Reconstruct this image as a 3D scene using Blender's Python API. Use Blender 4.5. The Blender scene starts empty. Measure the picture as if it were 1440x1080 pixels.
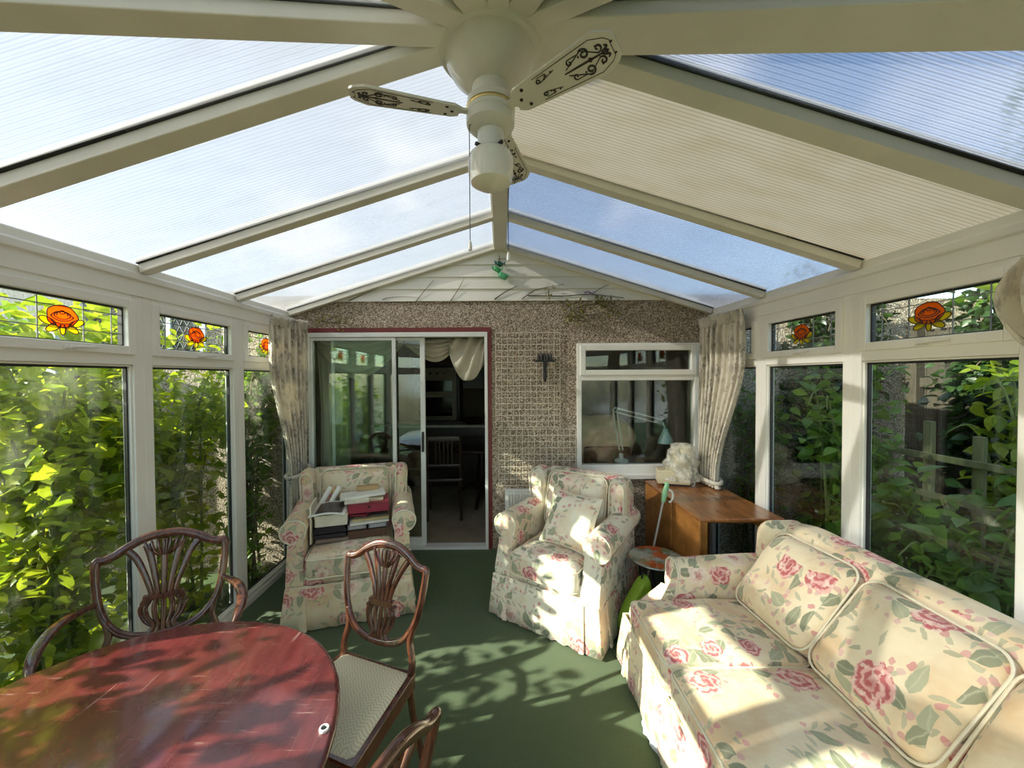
import bpy, bmesh, math, random
import numpy as np
from mathutils import Vector, Matrix, Euler, noise as mnoise
PI = math.pi
rnd = random.Random(11)
C = bpy.context.scene.collection
scene = bpy.context.scene

# ------------------------------------------------------------------ mesh builder
def lerp(a, b, t): return a + (b - a) * t
def sstep(a, b, x):
    t = min(1.0, max(0.0, (x - a) / (b - a)))
    return t * t * (3 - 2 * t)

class MB:
    def __init__(s): s.v = []; s.f = []; s.m = []
    def add(s, vs, fs, m=0):
        b = len(s.v); s.v += [tuple(p) for p in vs]
        for f in fs: s.f.append(tuple(b + i for i in f)); s.m.append(m)
        return b
    def box(s, c, d, rot=None, m=0):
        h = Vector(d) * .5; vs = []
        for x in (-1, 1):
            for y in (-1, 1):
                for z in (-1, 1):
                    p = Vector((x * h.x, y * h.y, z * h.z))
                    if rot is not None: p = rot @ p
                    vs.append(p + Vector(c))
        s.add(vs, [(0, 1, 3, 2), (4, 6, 7, 5), (0, 4, 5, 1), (2, 3, 7, 6), (0, 2, 6, 4), (1, 5, 7, 3)], m)
        return s
    def box2(s, lo, hi, m=0):
        return s.box([(a + b) / 2 for a, b in zip(lo, hi)], [abs(b - a) for a, b in zip(lo, hi)], None, m)
    def bar(s, a, b, w, h, up=(0, 0, 1), m=0):
        a = Vector(a); b = Vector(b); y = (b - a).normalized()
        x = y.cross(Vector(up)).normalized(); z = x.cross(y)
        R = Matrix((x, y, z)).transposed()
        return s.box((a + b) / 2, (w, (b - a).length, h), R, m)
    def loft(s, loops, m=0, cap=True, closed=True):
        n = len(loops[0]); b = len(s.v); fs = []
        vs = [p for L in loops for p in L]
        for i in range(len(loops) - 1):
            for j in range(n if closed else n - 1):
                k = (j + 1) % n
                fs.append((i * n + j, i * n + k, (i + 1) * n + k, (i + 1) * n + j))
        if cap:
            fs.append(tuple(reversed(range(n)))); fs.append(tuple((len(loops) - 1) * n + j for j in range(n)))
        s.add(vs, fs, m); return s
    def tube(s, pts, r, n=8, m=0, closed=False):
        pts = [Vector(p) for p in pts]; N = len(pts)
        if not isinstance(r, (list, tuple)): r = [r] * N
        loops = []; ref = None
        for i, p in enumerate(pts):
            if closed: t = pts[(i + 1) % N] - pts[i - 1]
            else: t = pts[min(i + 1, N - 1)] - pts[max(i - 1, 0)]
            if t.length < 1e-9: t = Vector((0, 0, 1))
            t.normalize()
            if ref is None:
                ref = Vector((0, 0, 1)) if abs(t.z) < .9 else Vector((1, 0, 0))
            x = ref - t * ref.dot(t)
            if x.length < 1e-6: x = t.orthogonal()
            x.normalize(); ref = x; y = t.cross(x)
            loops.append([p + (x * math.cos(a) + y * math.sin(a)) * r[i] for a in (2 * PI * k / n for k in range(n))])
        if closed: loops.append(loops[0])
        s.loft(loops, m, cap=not closed); return s
    def sweep(s, pts, w, d, nrm, m=0, closed=False, bev=.25):
        """flat bar along pts: w across in the plane, d along the plane normal nrm"""
        pts = [Vector(p) for p in pts]; N = len(pts); nrm = Vector(nrm).normalized(); loops = []
        if not isinstance(w, (list, tuple)): w = [w] * N
        for i, p in enumerate(pts):
            if closed: t = pts[(i + 1) % N] - pts[i - 1]
            else: t = pts[min(i + 1, N - 1)] - pts[max(i - 1, 0)]
            t.normalize(); x = t.cross(nrm).normalized(); y = x.cross(t).normalized()
            a, b = w[i] / 2, d / 2; c = bev * min(w[i], d)
            q = [(-a + c, -b), (a - c, -b), (a, -b + c), (a, b - c), (a - c, b), (-a + c, b), (-a, b - c), (-a, -b + c)]
            loops.append([p + x * u + y * v for u, v in q])
        if closed: loops.append(loops[0])
        s.loft(loops, m, cap=not closed); return s
    def lathe(s, prof, c=(0, 0, 0), n=32, m=0, ax=None):
        c = Vector(c); loops = []
        for r, z in prof:
            L = []
            for k in range(n):
                a = 2 * PI * k / n; p = Vector((r * math.cos(a), r * math.sin(a), z))
                if ax is not None: p = ax @ p
                L.append(c + p)
            loops.append(L)
        s.loft(loops, m, cap=True); return s
    def grid(s, f, nu, nv, m=0, cu=False):
        vs = [f(i / nu, j / nv) for j in range(nv + 1) for i in range(nu + (0 if cu else 1))]
        w = nu if cu else nu + 1; fs = []
        for j in range(nv):
            for i in range(nu):
                k = (i + 1) % w
                fs.append((j * w + i, j * w + k, (j + 1) * w + k, (j + 1) * w + i))
        s.add(vs, fs, m); return s
    def soft(s, c, d, r, n=10, fn=None, rot=None, m=0):
        """rounded box of size d, edge radius r; fn(p) deforms in the box's frame"""
        h = Vector(d) * .5; r = min(r, min(h) * .999); key = {}; vs = []; fs = []
        def idx(i, j, k):
            q = (i, j, k)
            if q not in key:
                p = []
                for t, hh in zip(q, h):
                    u = 2 * t / n - 1
                    u = math.copysign(abs(u) ** .75, u)
                    p.append(u * hh)
                p = Vector(p)
                inn = Vector([max(-(a - r), min(a - r, b)) for a, b in zip(h, p)])
                dd = p - inn
                if dd.length > 1e-9: p = inn + dd.normalized() * r
                if fn: p = Vector(fn(p))
                if rot is not None: p = rot @ p
                key[q] = len(vs); vs.append(p + Vector(c))
            return key[q]
        for i in range(n):
            for j in range(n):
                fs.append((idx(i, j, 0), idx(i, j + 1, 0), idx(i + 1, j + 1, 0), idx(i + 1, j, 0)))
                fs.append((idx(i, j, n), idx(i + 1, j, n), idx(i + 1, j + 1, n), idx(i, j + 1, n)))
                fs.append((idx(i, 0, j), idx(i + 1, 0, j), idx(i + 1, 0, j + 1), idx(i, 0, j + 1)))
                fs.append((idx(i, n, j), idx(i, n, j + 1), idx(i + 1, n, j + 1), idx(i + 1, n, j)))
                fs.append((idx(0, i, j), idx(0, i, j + 1), idx(0, i + 1, j + 1), idx(0, i + 1, j)))
                fs.append((idx(n, i, j), idx(n, i + 1, j), idx(n, i + 1, j + 1), idx(n, i, j + 1)))
        s.add(vs, fs, m); return s
    def poly(s, pts, th, nrm, m=0):
        """flat plate: polygon pts extruded by th along nrm"""
        o = Vector(nrm).normalized() * th
        s.loft([[Vector(p) for p in pts], [Vector(p) + o for p in pts]], m); return s
    def xf(s, M):
        s.v = [tuple(M @ Vector(p)) for p in s.v]; return s
    def build(s, name, mats, parent=None, org=None, smooth=True, bevel=0, seg=2, sub=0, angle=40, fix=True):
        if org is not None:
            ox, oy, oz = org; s.v = [(x - ox, y - oy, z - oz) for x, y, z in s.v]
        me = bpy.data.meshes.new(name); me.from_pydata(s.v, [], s.f)
        if not isinstance(mats, (list, tuple)): mats = [mats]
        for k in mats: me.materials.append(k)
        me.polygons.foreach_set('material_index', s.m)
        if fix:
            bm = bmesh.new(); bm.from_mesh(me); bmesh.ops.recalc_face_normals(bm, faces=bm.faces); bm.to_mesh(me); bm.free()
        me.update()
        o = bpy.data.objects.new(name, me); C.objects.link(o)
        if parent is not None: o.parent = parent
        if bevel:
            b = o.modifiers.new('bevel', 'BEVEL'); b.width = bevel; b.segments = seg; b.limit_method = 'ANGLE'; b.angle_limit = math.radians(35)
        if sub:
            u = o.modifiers.new('subsurf', 'SUBSURF'); u.levels = sub; u.render_levels = sub
        if smooth:
            me.polygons.foreach_set('use_smooth', [True] * len(me.polygons))
            if not sub:
                try: me.set_sharp_from_angle(angle=math.radians(angle))
                except Exception: pass
        return o

def tag(o, label=None, cat=None, group=None, kind=None):
    if label: o['label'] = label
    if cat: o['category'] = cat
    if group: o['group'] = group
    if kind: o['kind'] = kind
    return o
def thing(name, label, cat, loc=(0, 0, 0), rz=0, group=None):
    o = bpy.data.objects.new(name, None); C.objects.link(o); o.empty_display_size = .1
    o.location = loc; o.rotation_euler = (0, 0, rz)
    return tag(o, label, cat, group)
def struct(name, parent=None):
    o = bpy.data.objects.new(name, None); C.objects.link(o); o.empty_display_size = .1
    if parent is not None: o.parent = parent
    o['kind'] = 'structure'; return o
def copy_tree(o, parent=None):
    c = o.copy(); C.objects.link(c)
    if parent is not None: c.parent = parent
    for ch in list(o.children): copy_tree(ch, c)
    return c
def cr(pts, n=6, closed=False):
    """Catmull-Rom through pts"""
    P = [Vector(p) for p in pts]; N = len(P); out = []
    for i in range(N if closed else N - 1):
        p0 = P[(i - 1) % N] if closed else P[max(i - 1, 0)]
        p1 = P[i]; p2 = P[(i + 1) % N]; p3 = P[(i + 2) % N] if closed else P[min(i + 2, N - 1)]
        for k in range(n):
            t = k / n
            out.append(.5 * ((2 * p1) + (p2 - p0) * t + (2 * p0 - 5 * p1 + 4 * p2 - p3) * t * t + (3 * p1 - p0 - 3 * p2 + p3) * t ** 3))
    if not closed: out.append(P[-1])
    return out
def Rz(a): return Matrix.Rotation(a, 3, 'Z')
def Rx(a): return Matrix.Rotation(a, 3, 'X')
def Ry(a): return Matrix.Rotation(a, 3, 'Y')

# ------------------------------------------------------------------ materials
class NT:
    def __init__(s, name):
        s.mat = bpy.data.materials.new(name); s.mat.use_nodes = True
        s.t = s.mat.node_tree; s.t.nodes.clear()
        s.out = s.t.nodes.new('ShaderNodeOutputMaterial')
    def n(s, typ, ins=None, **kw):
        nd = s.t.nodes.new(typ)
        for k, v in kw.items(): setattr(nd, k, v)
        for k, v in (ins or {}).items(): s.set(nd.inputs[k], v)
        return nd
    def set(s, sock, v):
        if isinstance(v, bpy.types.NodeSocket): s.t.links.new(v, sock)
        elif isinstance(v, (tuple, list)) and sock.type == 'RGBA' and len(v) == 3: sock.default_value = (*v, 1)
        else: sock.default_value = v
    def m(s, op, a, b=0.0, c=None, clamp=False):
        nd = s.t.nodes.new('ShaderNodeMath'); nd.operation = op; nd.use_clamp = clamp
        s.set(nd.inputs[0], a); s.set(nd.inputs[1], b)
        if c is not None: s.set(nd.inputs[2], c)
        return nd.outputs[0]
    def mix(s, f, a, b, bt='MIX'):
        nd = s.t.nodes.new('ShaderNodeMix'); nd.data_type = 'RGBA'; nd.blend_type = bt
        s.set(nd.inputs['Factor'], f); s.set(nd.inputs[6], a); s.set(nd.inputs[7], b)
        return nd.outputs[2]
    def rng(s, v, a, b, c=0.0, d=1.0, smooth=True):
        nd = s.t.nodes.new('ShaderNodeMapRange'); nd.interpolation_type = 'SMOOTHSTEP' if smooth else 'LINEAR'
        for k, x in enumerate((v, a, b, c, d)): s.set(nd.inputs[k], x)
        return nd.outputs[0]
    def co(s, kind='Object', scale=None, rot=None, loc=None):
        o = s.n('ShaderNodeTexCoord').outputs[kind]
        if scale is None and rot is None and loc is None: return o
        mp = s.n('ShaderNodeMapping', {'Vector': o})
        if scale is not None: mp.inputs['Scale'].default_value = scale if isinstance(scale, (tuple, list)) else (scale,) * 3
        if rot is not None: mp.inputs['Rotation'].default_value = rot
        if loc is not None: mp.inputs['Location'].default_value = loc
        return mp.outputs[0]
    def noise(s, v, sc, det=3, rough=.55, out='Fac', dist=0.0):
        return s.n('ShaderNodeTexNoise', {'Vector': v, 'Scale': sc, 'Detail': det, 'Roughness': rough, 'Distortion': dist}).outputs[out]
    def vor(s, v, sc, r=1.0, feat='F1'):
        return s.n('ShaderNodeTexVoronoi', {'Vector': v, 'Scale': sc, 'Randomness': r}, feature=feat)
    def bump(s, h, st=.3, d=.01):
        return s.n('ShaderNodeBump', {'Height': h, 'Strength': st, 'Distance': d}).outputs[0]
    def bsdf(s, col, rough=.6, nrm=None, **kw):
        b = s.n('ShaderNodeBsdfPrincipled', {'Base Color': col, 'Roughness': rough})
        if nrm is not None: s.set(b.inputs['Normal'], nrm)
        for k, v in kw.items(): s.set(b.inputs[k.replace('_', ' ')], v)
        return b.outputs[0]
    def schlick(s, f0):
        g = s.n('ShaderNodeNewGeometry'); d = s.n('ShaderNodeVectorMath', {0: g.outputs['Normal'], 1: g.outputs['Incoming']}, operation='DOT_PRODUCT').outputs['Value']
        k = s.m('POWER', s.m('SUBTRACT', 1.0, s.m('ABSOLUTE', d), clamp=True), 5.0)
        return s.m('ADD', f0, s.m('MULTIPLY', k, 1 - f0), clamp=True)
    def vm(s, op, a, b=None, sc=None):
        nd = s.t.nodes.new('ShaderNodeVectorMath'); nd.operation = op; s.set(nd.inputs[0], a)
        if b is not None: s.set(nd.inputs[1], b)
        if sc is not None: s.set(nd.inputs['Scale'], sc)
        return nd.outputs['Value'] if op in ('DOT_PRODUCT', 'LENGTH', 'DISTANCE') else nd.outputs[0]
    def done(s, sh):
        s.t.links.new(sh, s.out.inputs[0]); return s.mat

def plain(name, col, rough=.5, var=.06, sc=8.0, bump=0.0, bsc=60.0, **kw):
    t = NT(name); v = t.co()
    n = t.noise(v, sc, 4)
    c = t.mix(t.rng(n, .3, .7), tuple(x * (1 - var) for x in col), tuple(min(1, x * (1 + var)) for x in col))
    nr = t.bump(t.noise(v, bsc, 4), bump, .004) if bump else None
    return t.done(t.bsdf(c, rough, nr, **kw))

def wood(name, c1, c2, rough=.3, sc=6.0, axis=(1, 8, 8), coat=.0, streak=.5):
    t = NT(name); v = t.co(scale=axis)
    n = t.noise(v, sc, 6, .6, dist=.6); n2 = t.noise(v, sc * 7, 3, .6)
    f = t.m('ADD', t.m('MULTIPLY', t.rng(n, .3, .7), 1 - streak * .4), t.m('MULTIPLY', n2, streak * .4), clamp=True)
    c = t.mix(f, c1, c2)
    return t.done(t.bsdf(c, rough, t.bump(n2, .08, .002), Coat_Weight=coat, Coat_Roughness=.12))

def floral(name, base=(.83, .71, .50), stain=.35, seed=(0, 0, 0), csc=2.5, reach=.36, amt=1.0, base2=(.66, .40, .18)):
    """roses in clusters with leaves and buds, printed on the cloth by its own faces (box mapped)"""
    t = NT(name); v = t.co(loc=seed)
    nrm = t.n('ShaderNodeSeparateXYZ', {0: t.n('ShaderNodeTexCoord').outputs['Normal']}); ax, ay, az = [t.m('ABSOLUTE', o) for o in nrm.outputs]
    sp = t.n('ShaderNodeSeparateXYZ', {0: v}); x, y, z = sp.outputs
    up = t.m('GREATER_THAN', az, t.m('MAXIMUM', t.m('MULTIPLY', ax, .9), ay)); side = t.m('MULTIPLY', t.m('GREATER_THAN', ax, ay), t.m('SUBTRACT', 1, up))
    def pick(a, b, c):      # front, top, side
        q = t.m('ADD', t.m('MULTIPLY', b, up), t.m('MULTIPLY', a, t.m('SUBTRACT', 1, up)))
        return t.m('ADD', t.m('MULTIPLY', c, side), t.m('MULTIPLY', q, t.m('SUBTRACT', 1, side)))
    uv = t.n('ShaderNodeCombineXYZ', {0: pick(x, x, t.m('ADD', y, 2.3)), 1: pick(z, t.m('ADD', y, .37), z)}).outputs[0]
    warp = t.vm('SUBTRACT', t.noise(v, 16, 3, .6, 'Color'), (.5, .5, .5))
    uw = t.vm('ADD', uv, t.vm('SCALE', warp, sc=.022)); uw = t.vm('MULTIPLY', uw, (1, 1, 0))
    def vor2(vec, sc, r=1.0):
        nd = t.n('ShaderNodeTexVoronoi', {'Vector': vec, 'Scale': sc, 'Randomness': r}, feature='F1', voronoi_dimensions='2D')
        return nd.outputs['Distance'], t.n('ShaderNodeSeparateColor', {'Color': nd.outputs['Color']}).outputs, nd.outputs['Position']
    # blooms
    fd, fc, fp = vor2(uw, 5.4, .5)
    cd, cc, cp = vor2(fp, csc, .8); bloom = t.m('LESS_THAN', cd, t.m('ADD', reach, t.m('MULTIPLY', cc[0], .10)))
    loc = t.vm('SUBTRACT', uw, fp); lx, ly, _ = t.n('ShaderNodeSeparateXYZ', {0: loc}).outputs
    th = t.m('ARCTAN2', ly, lx); rr = t.m('SQRT', t.m('ADD', t.m('MULTIPLY', lx, lx), t.m('MULTIPLY', ly, ly)))
    ph = t.m('MULTIPLY', fc[2], 6.28)
    rad = t.m('MULTIPLY', t.m('ADD', .048, t.m('MULTIPLY', fc[1], .032)), t.m('ADD', .86, t.m('MULTIPLY', t.m('ABSOLUTE', t.m('SINE', t.m('ADD', t.m('MULTIPLY', th, 2.5), ph))), .2)))
    ratio = t.m('DIVIDE', rr, rad)
    pn = t.noise(v, 55, 2, .5)
    swirl = t.m('SINE', t.m('ADD', t.m('ADD', t.m('MULTIPLY', ratio, 15.0), t.m('MULTIPLY', th, 2.0)), t.m('ADD', ph, t.m('MULTIPLY', pn, 5.0))))
    pet = t.mix(t.rng(swirl, -.6, .8), (.52, .10, .12), (.80, .44, .40))
    pet = t.mix(t.rng(t.noise(v, 38, 2), .50, .62, 0, .8), pet, (.86, .68, .58))
    pet = t.mix(t.rng(ratio, .0, .45, .7, 0), pet, (.45, .06, .08))
    pale = t.m('GREATER_THAN', fc[0], .66)
    pet = t.mix(t.m('MULTIPLY', pale, t.rng(ratio, .2, .6, .25, .8)), pet, (.86, .74, .60))
    fl = t.m('MULTIPLY', t.rng(ratio, .90, 1.0, 1, 0), bloom)
    # leaves round the blooms
    def leaves(sc, off, la, lb, rch, thr):
        uo = t.vm('ADD', uw, off); d, c, p = vor2(uo, sc, 1.0); d2, c2, p2 = vor2(t.vm('SUBTRACT', p, off), csc, .8)
        on = t.m('MULTIPLY', t.m('LESS_THAN', d2, t.m('ADD', rch, t.m('MULTIPLY', c2[0], .10))), t.m('GREATER_THAN', c[0], thr))
        q = t.vm('SUBTRACT', uo, p); qx, qy, _ = t.n('ShaderNodeSeparateXYZ', {0: q}).outputs; a = t.m('MULTIPLY', c[1], 6.28)
        ca, sa = t.m('COSINE', a), t.m('SINE', a)
        e1 = t.m('DIVIDE', t.m('ADD', t.m('MULTIPLY', qx, ca), t.m('MULTIPLY', qy, sa)), la); e2 = t.m('DIVIDE', t.m('SUBTRACT', t.m('MULTIPLY', qy, ca), t.m('MULTIPLY', qx, sa)), lb)
        r2 = t.m('ADD', t.m('MULTIPLY', e1, e1), t.m('ABSOLUTE', t.m('MULTIPLY', e2, t.m('ADD', 1.0, t.m('MULTIPLY', e1, .4)))))
        return t.m('MULTIPLY', t.rng(r2, .85, 1.0, 1, 0), on), c, e2
    lf, lc, e2 = leaves(12.5, (3.3, 1.7, 0), .050, .024, reach + .07, .38)
    lcol = t.mix(lc[2], (.17, .195, .12), (.40, .41, .27)); lcol = t.mix(t.rng(t.m('ABSOLUTE', e2), 0, .16, .6, 0), lcol, (.52, .52, .36))
    l2, lc2, _ = leaves(22, (7.1, 5.2, 0), .030, .008, reach + .17, .45)
    l2col = t.mix(lc2[2], (.30, .31, .20), (.52, .50, .35))
    bd, bc, _ = leaves(26, (1.9, 8.2, 0), .013, .013, reach + .20, .62)
    bcol = t.mix(bc[2], (.62, .24, .24), (.72, .52, .46))
    st = t.rng(t.noise(v, 3.4, 4, .6), .42, .66, 0, stain)
    b = t.mix(st, base, base2)
    b = t.mix(t.rng(t.noise(v, 9, 3), .35, .7, 0, .25), b, tuple(k * .9 for k in base))
    c = t.mix(t.m('MULTIPLY', l2, .7 * amt), b, l2col)
    c = t.mix(t.m('MULTIPLY', bd, .8 * amt), c, bcol)
    c = t.mix(t.m('MULTIPLY', lf, .9 * amt), c, lcol)
    c = t.mix(t.m('MULTIPLY', fl, .92 * amt), c, pet)
    wr = t.noise(t.co(), 7, 3, .5); we = t.noise(t.co(), 420, 1)
    nr = t.bump(t.m('ADD', wr, t.m('MULTIPLY', we, .02)), .5, .02)
    return t.done(t.bsdf(c, .85, nr, Sheen_Weight=.15))

M = {}
def mats():
    M['upvc'] = plain('white_upvc', (.85, .84, .79), .32, .03, 3)
    M['upvc_roof'] = plain('cream_roof_bar', (.82, .78, .68), .4, .05, 4)
    M['dark_gasket'] = plain('black_gasket', (.012, .013, .013), .5)
    # glazing: clear, reflecting by its angle
    t = NT('clear_glass'); fr = t.schlick(.05)
    tr = t.n('ShaderNodeBsdfTransparent', {'Color': (.86, .91, .89, 1)}); gl = t.n('ShaderNodeBsdfGlossy', {'Roughness': .0, 'Color': (1, 1, 1, 1)})
    dirt = t.n('ShaderNodeBsdfTranslucent', {'Color': (.8, .8, .75, 1)})
    nz = t.rng(t.noise(t.co(scale=(1, 1, .5)), 3.0, 6, .7), .5, .85, .0, .06)
    mx = t.n('ShaderNodeMixShader', {0: nz, 1: tr.outputs[0], 2: dirt.outputs[0]})
    M['glass'] = t.done(t.n('ShaderNodeMixShader', {0: fr, 1: mx.outputs[0], 2: gl.outputs[0]}).outputs[0])
    t = NT('green_tinted_glass'); fr = t.schlick(.07)
    tr = t.n('ShaderNodeBsdfTransparent', {'Color': (.88, .95, .90, 1)}); gl = t.n('ShaderNodeBsdfGlossy', {'Roughness': .0, 'Color': (.95, 1, .97, 1)})
    M['door_glass'] = t.done(t.n('ShaderNodeMixShader', {0: fr, 1: tr.outputs[0], 2: gl.outputs[0]}).outputs[0])
    # fluted twin wall roof sheet
    def sheet(name, body, see, direct=.0):
        t = NT(name); v = t.co()
        w = t.n('ShaderNodeTexWave', {'Vector': v, 'Scale': 16.0, 'Distortion': .0}, wave_type='BANDS', bands_direction='Y', wave_profile='SIN').outputs[0]
        rib = t.rng(w, .72, .98)
        smut = t.rng(t.noise(t.co(scale=(.6, 3, 3)), 3.5, 5, .6), .35, .8)
        col = t.mix(t.m('MULTIPLY', smut, .5), body, tuple(x * y for x, y in zip(body, (.80, .76, .62))))
        col = t.mix(t.m('MULTIPLY', rib, .55), col, tuple(x * .45 for x in body))
        tl = t.n('ShaderNodeBsdfTranslucent', {'Color': col})
        df = t.n('ShaderNodeBsdfDiffuse', {'Color': col})
        rf = t.n('ShaderNodeBsdfRefraction', {'Color': (.64, .66, .69, 1), 'Roughness': .22, 'IOR': 1.03, 'Normal': t.bump(w, .25, .004)})
        a = t.n('ShaderNodeMixShader', {0: .22, 1: tl.outputs[0], 2: df.outputs[0]})
        b = t.n('ShaderNodeMixShader', {0: t.m('SUBTRACT', see, t.m('MULTIPLY', rib, see * .6)), 1: a.outputs[0], 2: rf.outputs[0]})
        dt = t.n('ShaderNodeBsdfTransparent', {'Color': (.95, .97, 1, 1)}); b = t.n('ShaderNodeMixShader', {0: direct, 1: b.outputs[0], 2: dt.outputs[0]})
        gl = t.n('ShaderNodeBsdfGlossy', {'Roughness': .18, 'Color': (1, 1, 1, 1), 'Normal': t.bump(w, .15, .004)})
        fr = t.schlick(.04)
        return t.done(t.n('ShaderNodeMixShader', {0: t.m('MULTIPLY', fr, .7), 1: b.outputs[0], 2: gl.outputs[0]}).outputs[0])
    M['sheet'] = sheet('fluted_roof_sheet', (.36, .37, .35), .24, .34)
    M['sheet_clear'] = sheet('fluted_roof_sheet_clear', (.46, .49, .52), .60, .12)
    M['sheet_cream'] = sheet('fluted_cream_sheet', (.62, .57, .46), .0, .0)
    # pebble dash
    t = NT('pebble_dash'); v = t.co()
    vo = t.vor(v, 108, 1); cc = t.n('ShaderNodeSeparateColor', {'Color': vo.outputs['Color']})
    ramp = t.n('ShaderNodeValToRGB', {'Fac': cc.outputs[0]}); e = ramp.color_ramp
    e.elements[0].color = (.11, .08, .055, 1); e.elements[1].color = (.78, .70, .57, 1)
    for p, c in ((.25, (.31, .225, .155, 1)), (.5, (.52, .41, .30, 1)), (.75, (.68, .57, .45, 1))):
        k = e.elements.new(p); k.color = c
    dd = t.rng(vo.outputs['Distance'], .35, .75)
    c = t.mix(t.m('MULTIPLY', dd, .8), ramp.outputs[0], (.19, .15, .11))
    M['pebble'] = t.done(t.bsdf(c, .9, t.bump(t.m('SUBTRACT', 1.0, vo.outputs['Distance']), .9, .008)))
    # carpet
    t = NT('green_carpet'); v = t.co()
    n = t.noise(v, 260, 2); n2 = t.noise(v, 2.2, 5, .6); n3 = t.noise(v, 30, 3)
    c = t.mix(t.rng(n, .3, .7), (.034, .060, .019), (.074, .112, .042))
    c = t.mix(t.rng(n2, .45, .75, 0, .35), c, (.085, .10, .04))
    c = t.mix(t.rng(n3, .55, .8, 0, .2), c, (.03, .05, .025))
    M['carpet'] = t.done(t.bsdf(c, .95, t.bump(n, .6, .004), Sheen_Weight=.2))
    M['beige_carpet'] = plain('beige_carpet', (.30, .24, .17), .95, .12, 5, .3, 300)
    M['red_paint'] = plain('dark_red_paint', (.16, .022, .018), .45, .1)
    M['board'] = plain('cream_cladding', (.86, .83, .74), .4, .04, 3)
    M['wire'] = plain('cream_wire', (.74, .68, .55), .5)
    M['iron'] = plain('black_iron', (.010, .010, .010), .55, .2)
    M['white_metal'] = plain('white_enamel', (.82, .81, .77), .3, .03)
    M['alu'] = plain('white_aluminium', (.74, .76, .73), .35, .03)
    M['mahogany'] = wood('mahogany', (.036, .010, .006), (.135, .040, .018), .2, 7, (6, 6, 1.2), .7)
    # table top, scuffed french polish
    t = NT('scuffed_mahogany'); v = t.co()
    g = t.noise(t.co(scale=(5, 1, 1)), 4, 6, .6)
    c = t.mix(t.rng(g, .3, .7), (.10, .014, .015), (.18, .030, .030))
    s1 = t.noise(t.co(scale=(2.5, 34, 1), rot=(0, 0, .7)), 2.2, 3, .7); s2 = t.noise(t.co(scale=(40, 2, 1), rot=(0, 0, .5)), 1.6, 3, .7)
    sc = t.m('ADD', t.rng(s1, .60, .72), t.rng(s2, .63, .72), clamp=True)
    blot = t.rng(t.noise(v, 4.5, 4, .6), .42, .62)
    sc = t.m('MULTIPLY', sc, blot)
    c = t.mix(t.m('MULTIPLY', sc, .5), c, (.52, .33, .29))
    ro = t.m('ADD', .22, t.m('MULTIPLY', sc, .3)); ro = t.m('ADD', ro, t.m('MULTIPLY', t.noise(v, 6, 4), .10))
    M['tabletop'] = t.done(t.bsdf(c, ro, t.bump(t.noise(v, 40, 3), .05, .002), Coat_Weight=.8, Coat_Roughness=.10, Coat_IOR=1.6))
    M['oak'] = wood('golden_oak', (.25, .095, .020), (.52, .235, .060), .3, 5, (8, 1.5, 2), .3)
    M['oak_top'] = wood('worn_oak_top', (.18, .066, .020), (.42, .175, .055), .26, 4, (5, 1, 1), .3)
    # herringbone seat cloth
    t = NT('cream_herringbone'); v = t.co()
    w = t.n('ShaderNodeTexWave', {'Vector': v, 'Scale': 42, 'Distortion': 0}, bands_direction='DIAGONAL').outputs[0]
    w2 = t.n('ShaderNodeTexWave', {'Vector': t.co(rot=(0, 0, PI / 2)), 'Scale': 42}, bands_direction='DIAGONAL').outputs[0]
    ch = t.m('GREATER_THAN', t.m('SINE', t.m('MULTIPLY', t.n('ShaderNodeSeparateXYZ', {0: v}).outputs[0], 170)), 0)
    f = t.m('ADD', t.m('MULTIPLY', w, ch), t.m('MULTIPLY', w2, t.m('SUBTRACT', 1, ch)))
    c = t.mix(f, (.60, .55, .38), (.78, .73, .56))
    M['seatcloth'] = t.done(t.bsdf(c, .85, t.bump(f, .2, .003)))
    M['floral'] = floral('floral_slipcover', stain=.62, reach=.34, csc=2.1)
    M['floral2'] = floral('floral_slipcover_pale', (.84, .77, .62), .55, (3.1, 1.7, .4), 2.4, .34)
    M['floral3'] = floral('floral_slipcover_worn', (.70, .61, .43), .62, (7.3, 2.2, 1.1), 2.4, .36, .9)
    M['plaincloth'] = plain('cream_piping', (.74, .68, .52), .8, .08)
    # chintz of the curtains: cream with fine dark sprigs
    t = NT('sprigged_curtain'); v = t.co(scale=(1, 1, .6))
    vo = t.vor(v, 13, 1); k = t.n('ShaderNodeSeparateColor', {'Color': vo.outputs['Color']})
    reg = t.m('MULTIPLY', t.rng(vo.outputs['Distance'], .38, .56, 1, 0), t.m('GREATER_THAN', k.outputs[0], .35))
    sp = t.rng(t.noise(t.co(scale=(1, 1, .5)), 48, 4, .75), .47, .55)
    f = t.m('MULTIPLY', reg, sp)
    c = t.mix(t.rng(t.noise(v, 4, 4), .4, .7, 0, .3), (.85, .80, .69), (.76, .68, .53))
    c = t.mix(t.m('MULTIPLY', f, .62), c, (.20, .16, .14))
    c = t.mix(t.rng(t.noise(t.co(scale=(1, 1, .35)), 26, 4, .7), .50, .60, 0, .40), c, (.38, .33, .28))
    df = t.bsdf(c, .9); tl = t.n('ShaderNodeBsdfTranslucent', {'Color': c}).outputs[0]
    M['curtain'] = t.done(t.n('ShaderNodeMixShader', {0: .25, 1: df, 2: tl}).outputs[0])
    t = NT('cream_swag'); c = t.mix(t.rng(t.noise(t.co(), 6, 4), .35, .7), (.72, .66, .52), (.80, .75, .62))
    M['swag'] = t.done(t.n('ShaderNodeMixShader', {0: .3, 1: t.bsdf(c, .85), 2: t.n('ShaderNodeBsdfTranslucent', {'Color': c}).outputs[0]}).outputs[0])
    M['opal'] = plain('opal_glass', (.86, .84, .76), .18, .02, 4, Subsurface_Weight=.3, Transmission_Weight=.0)
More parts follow.
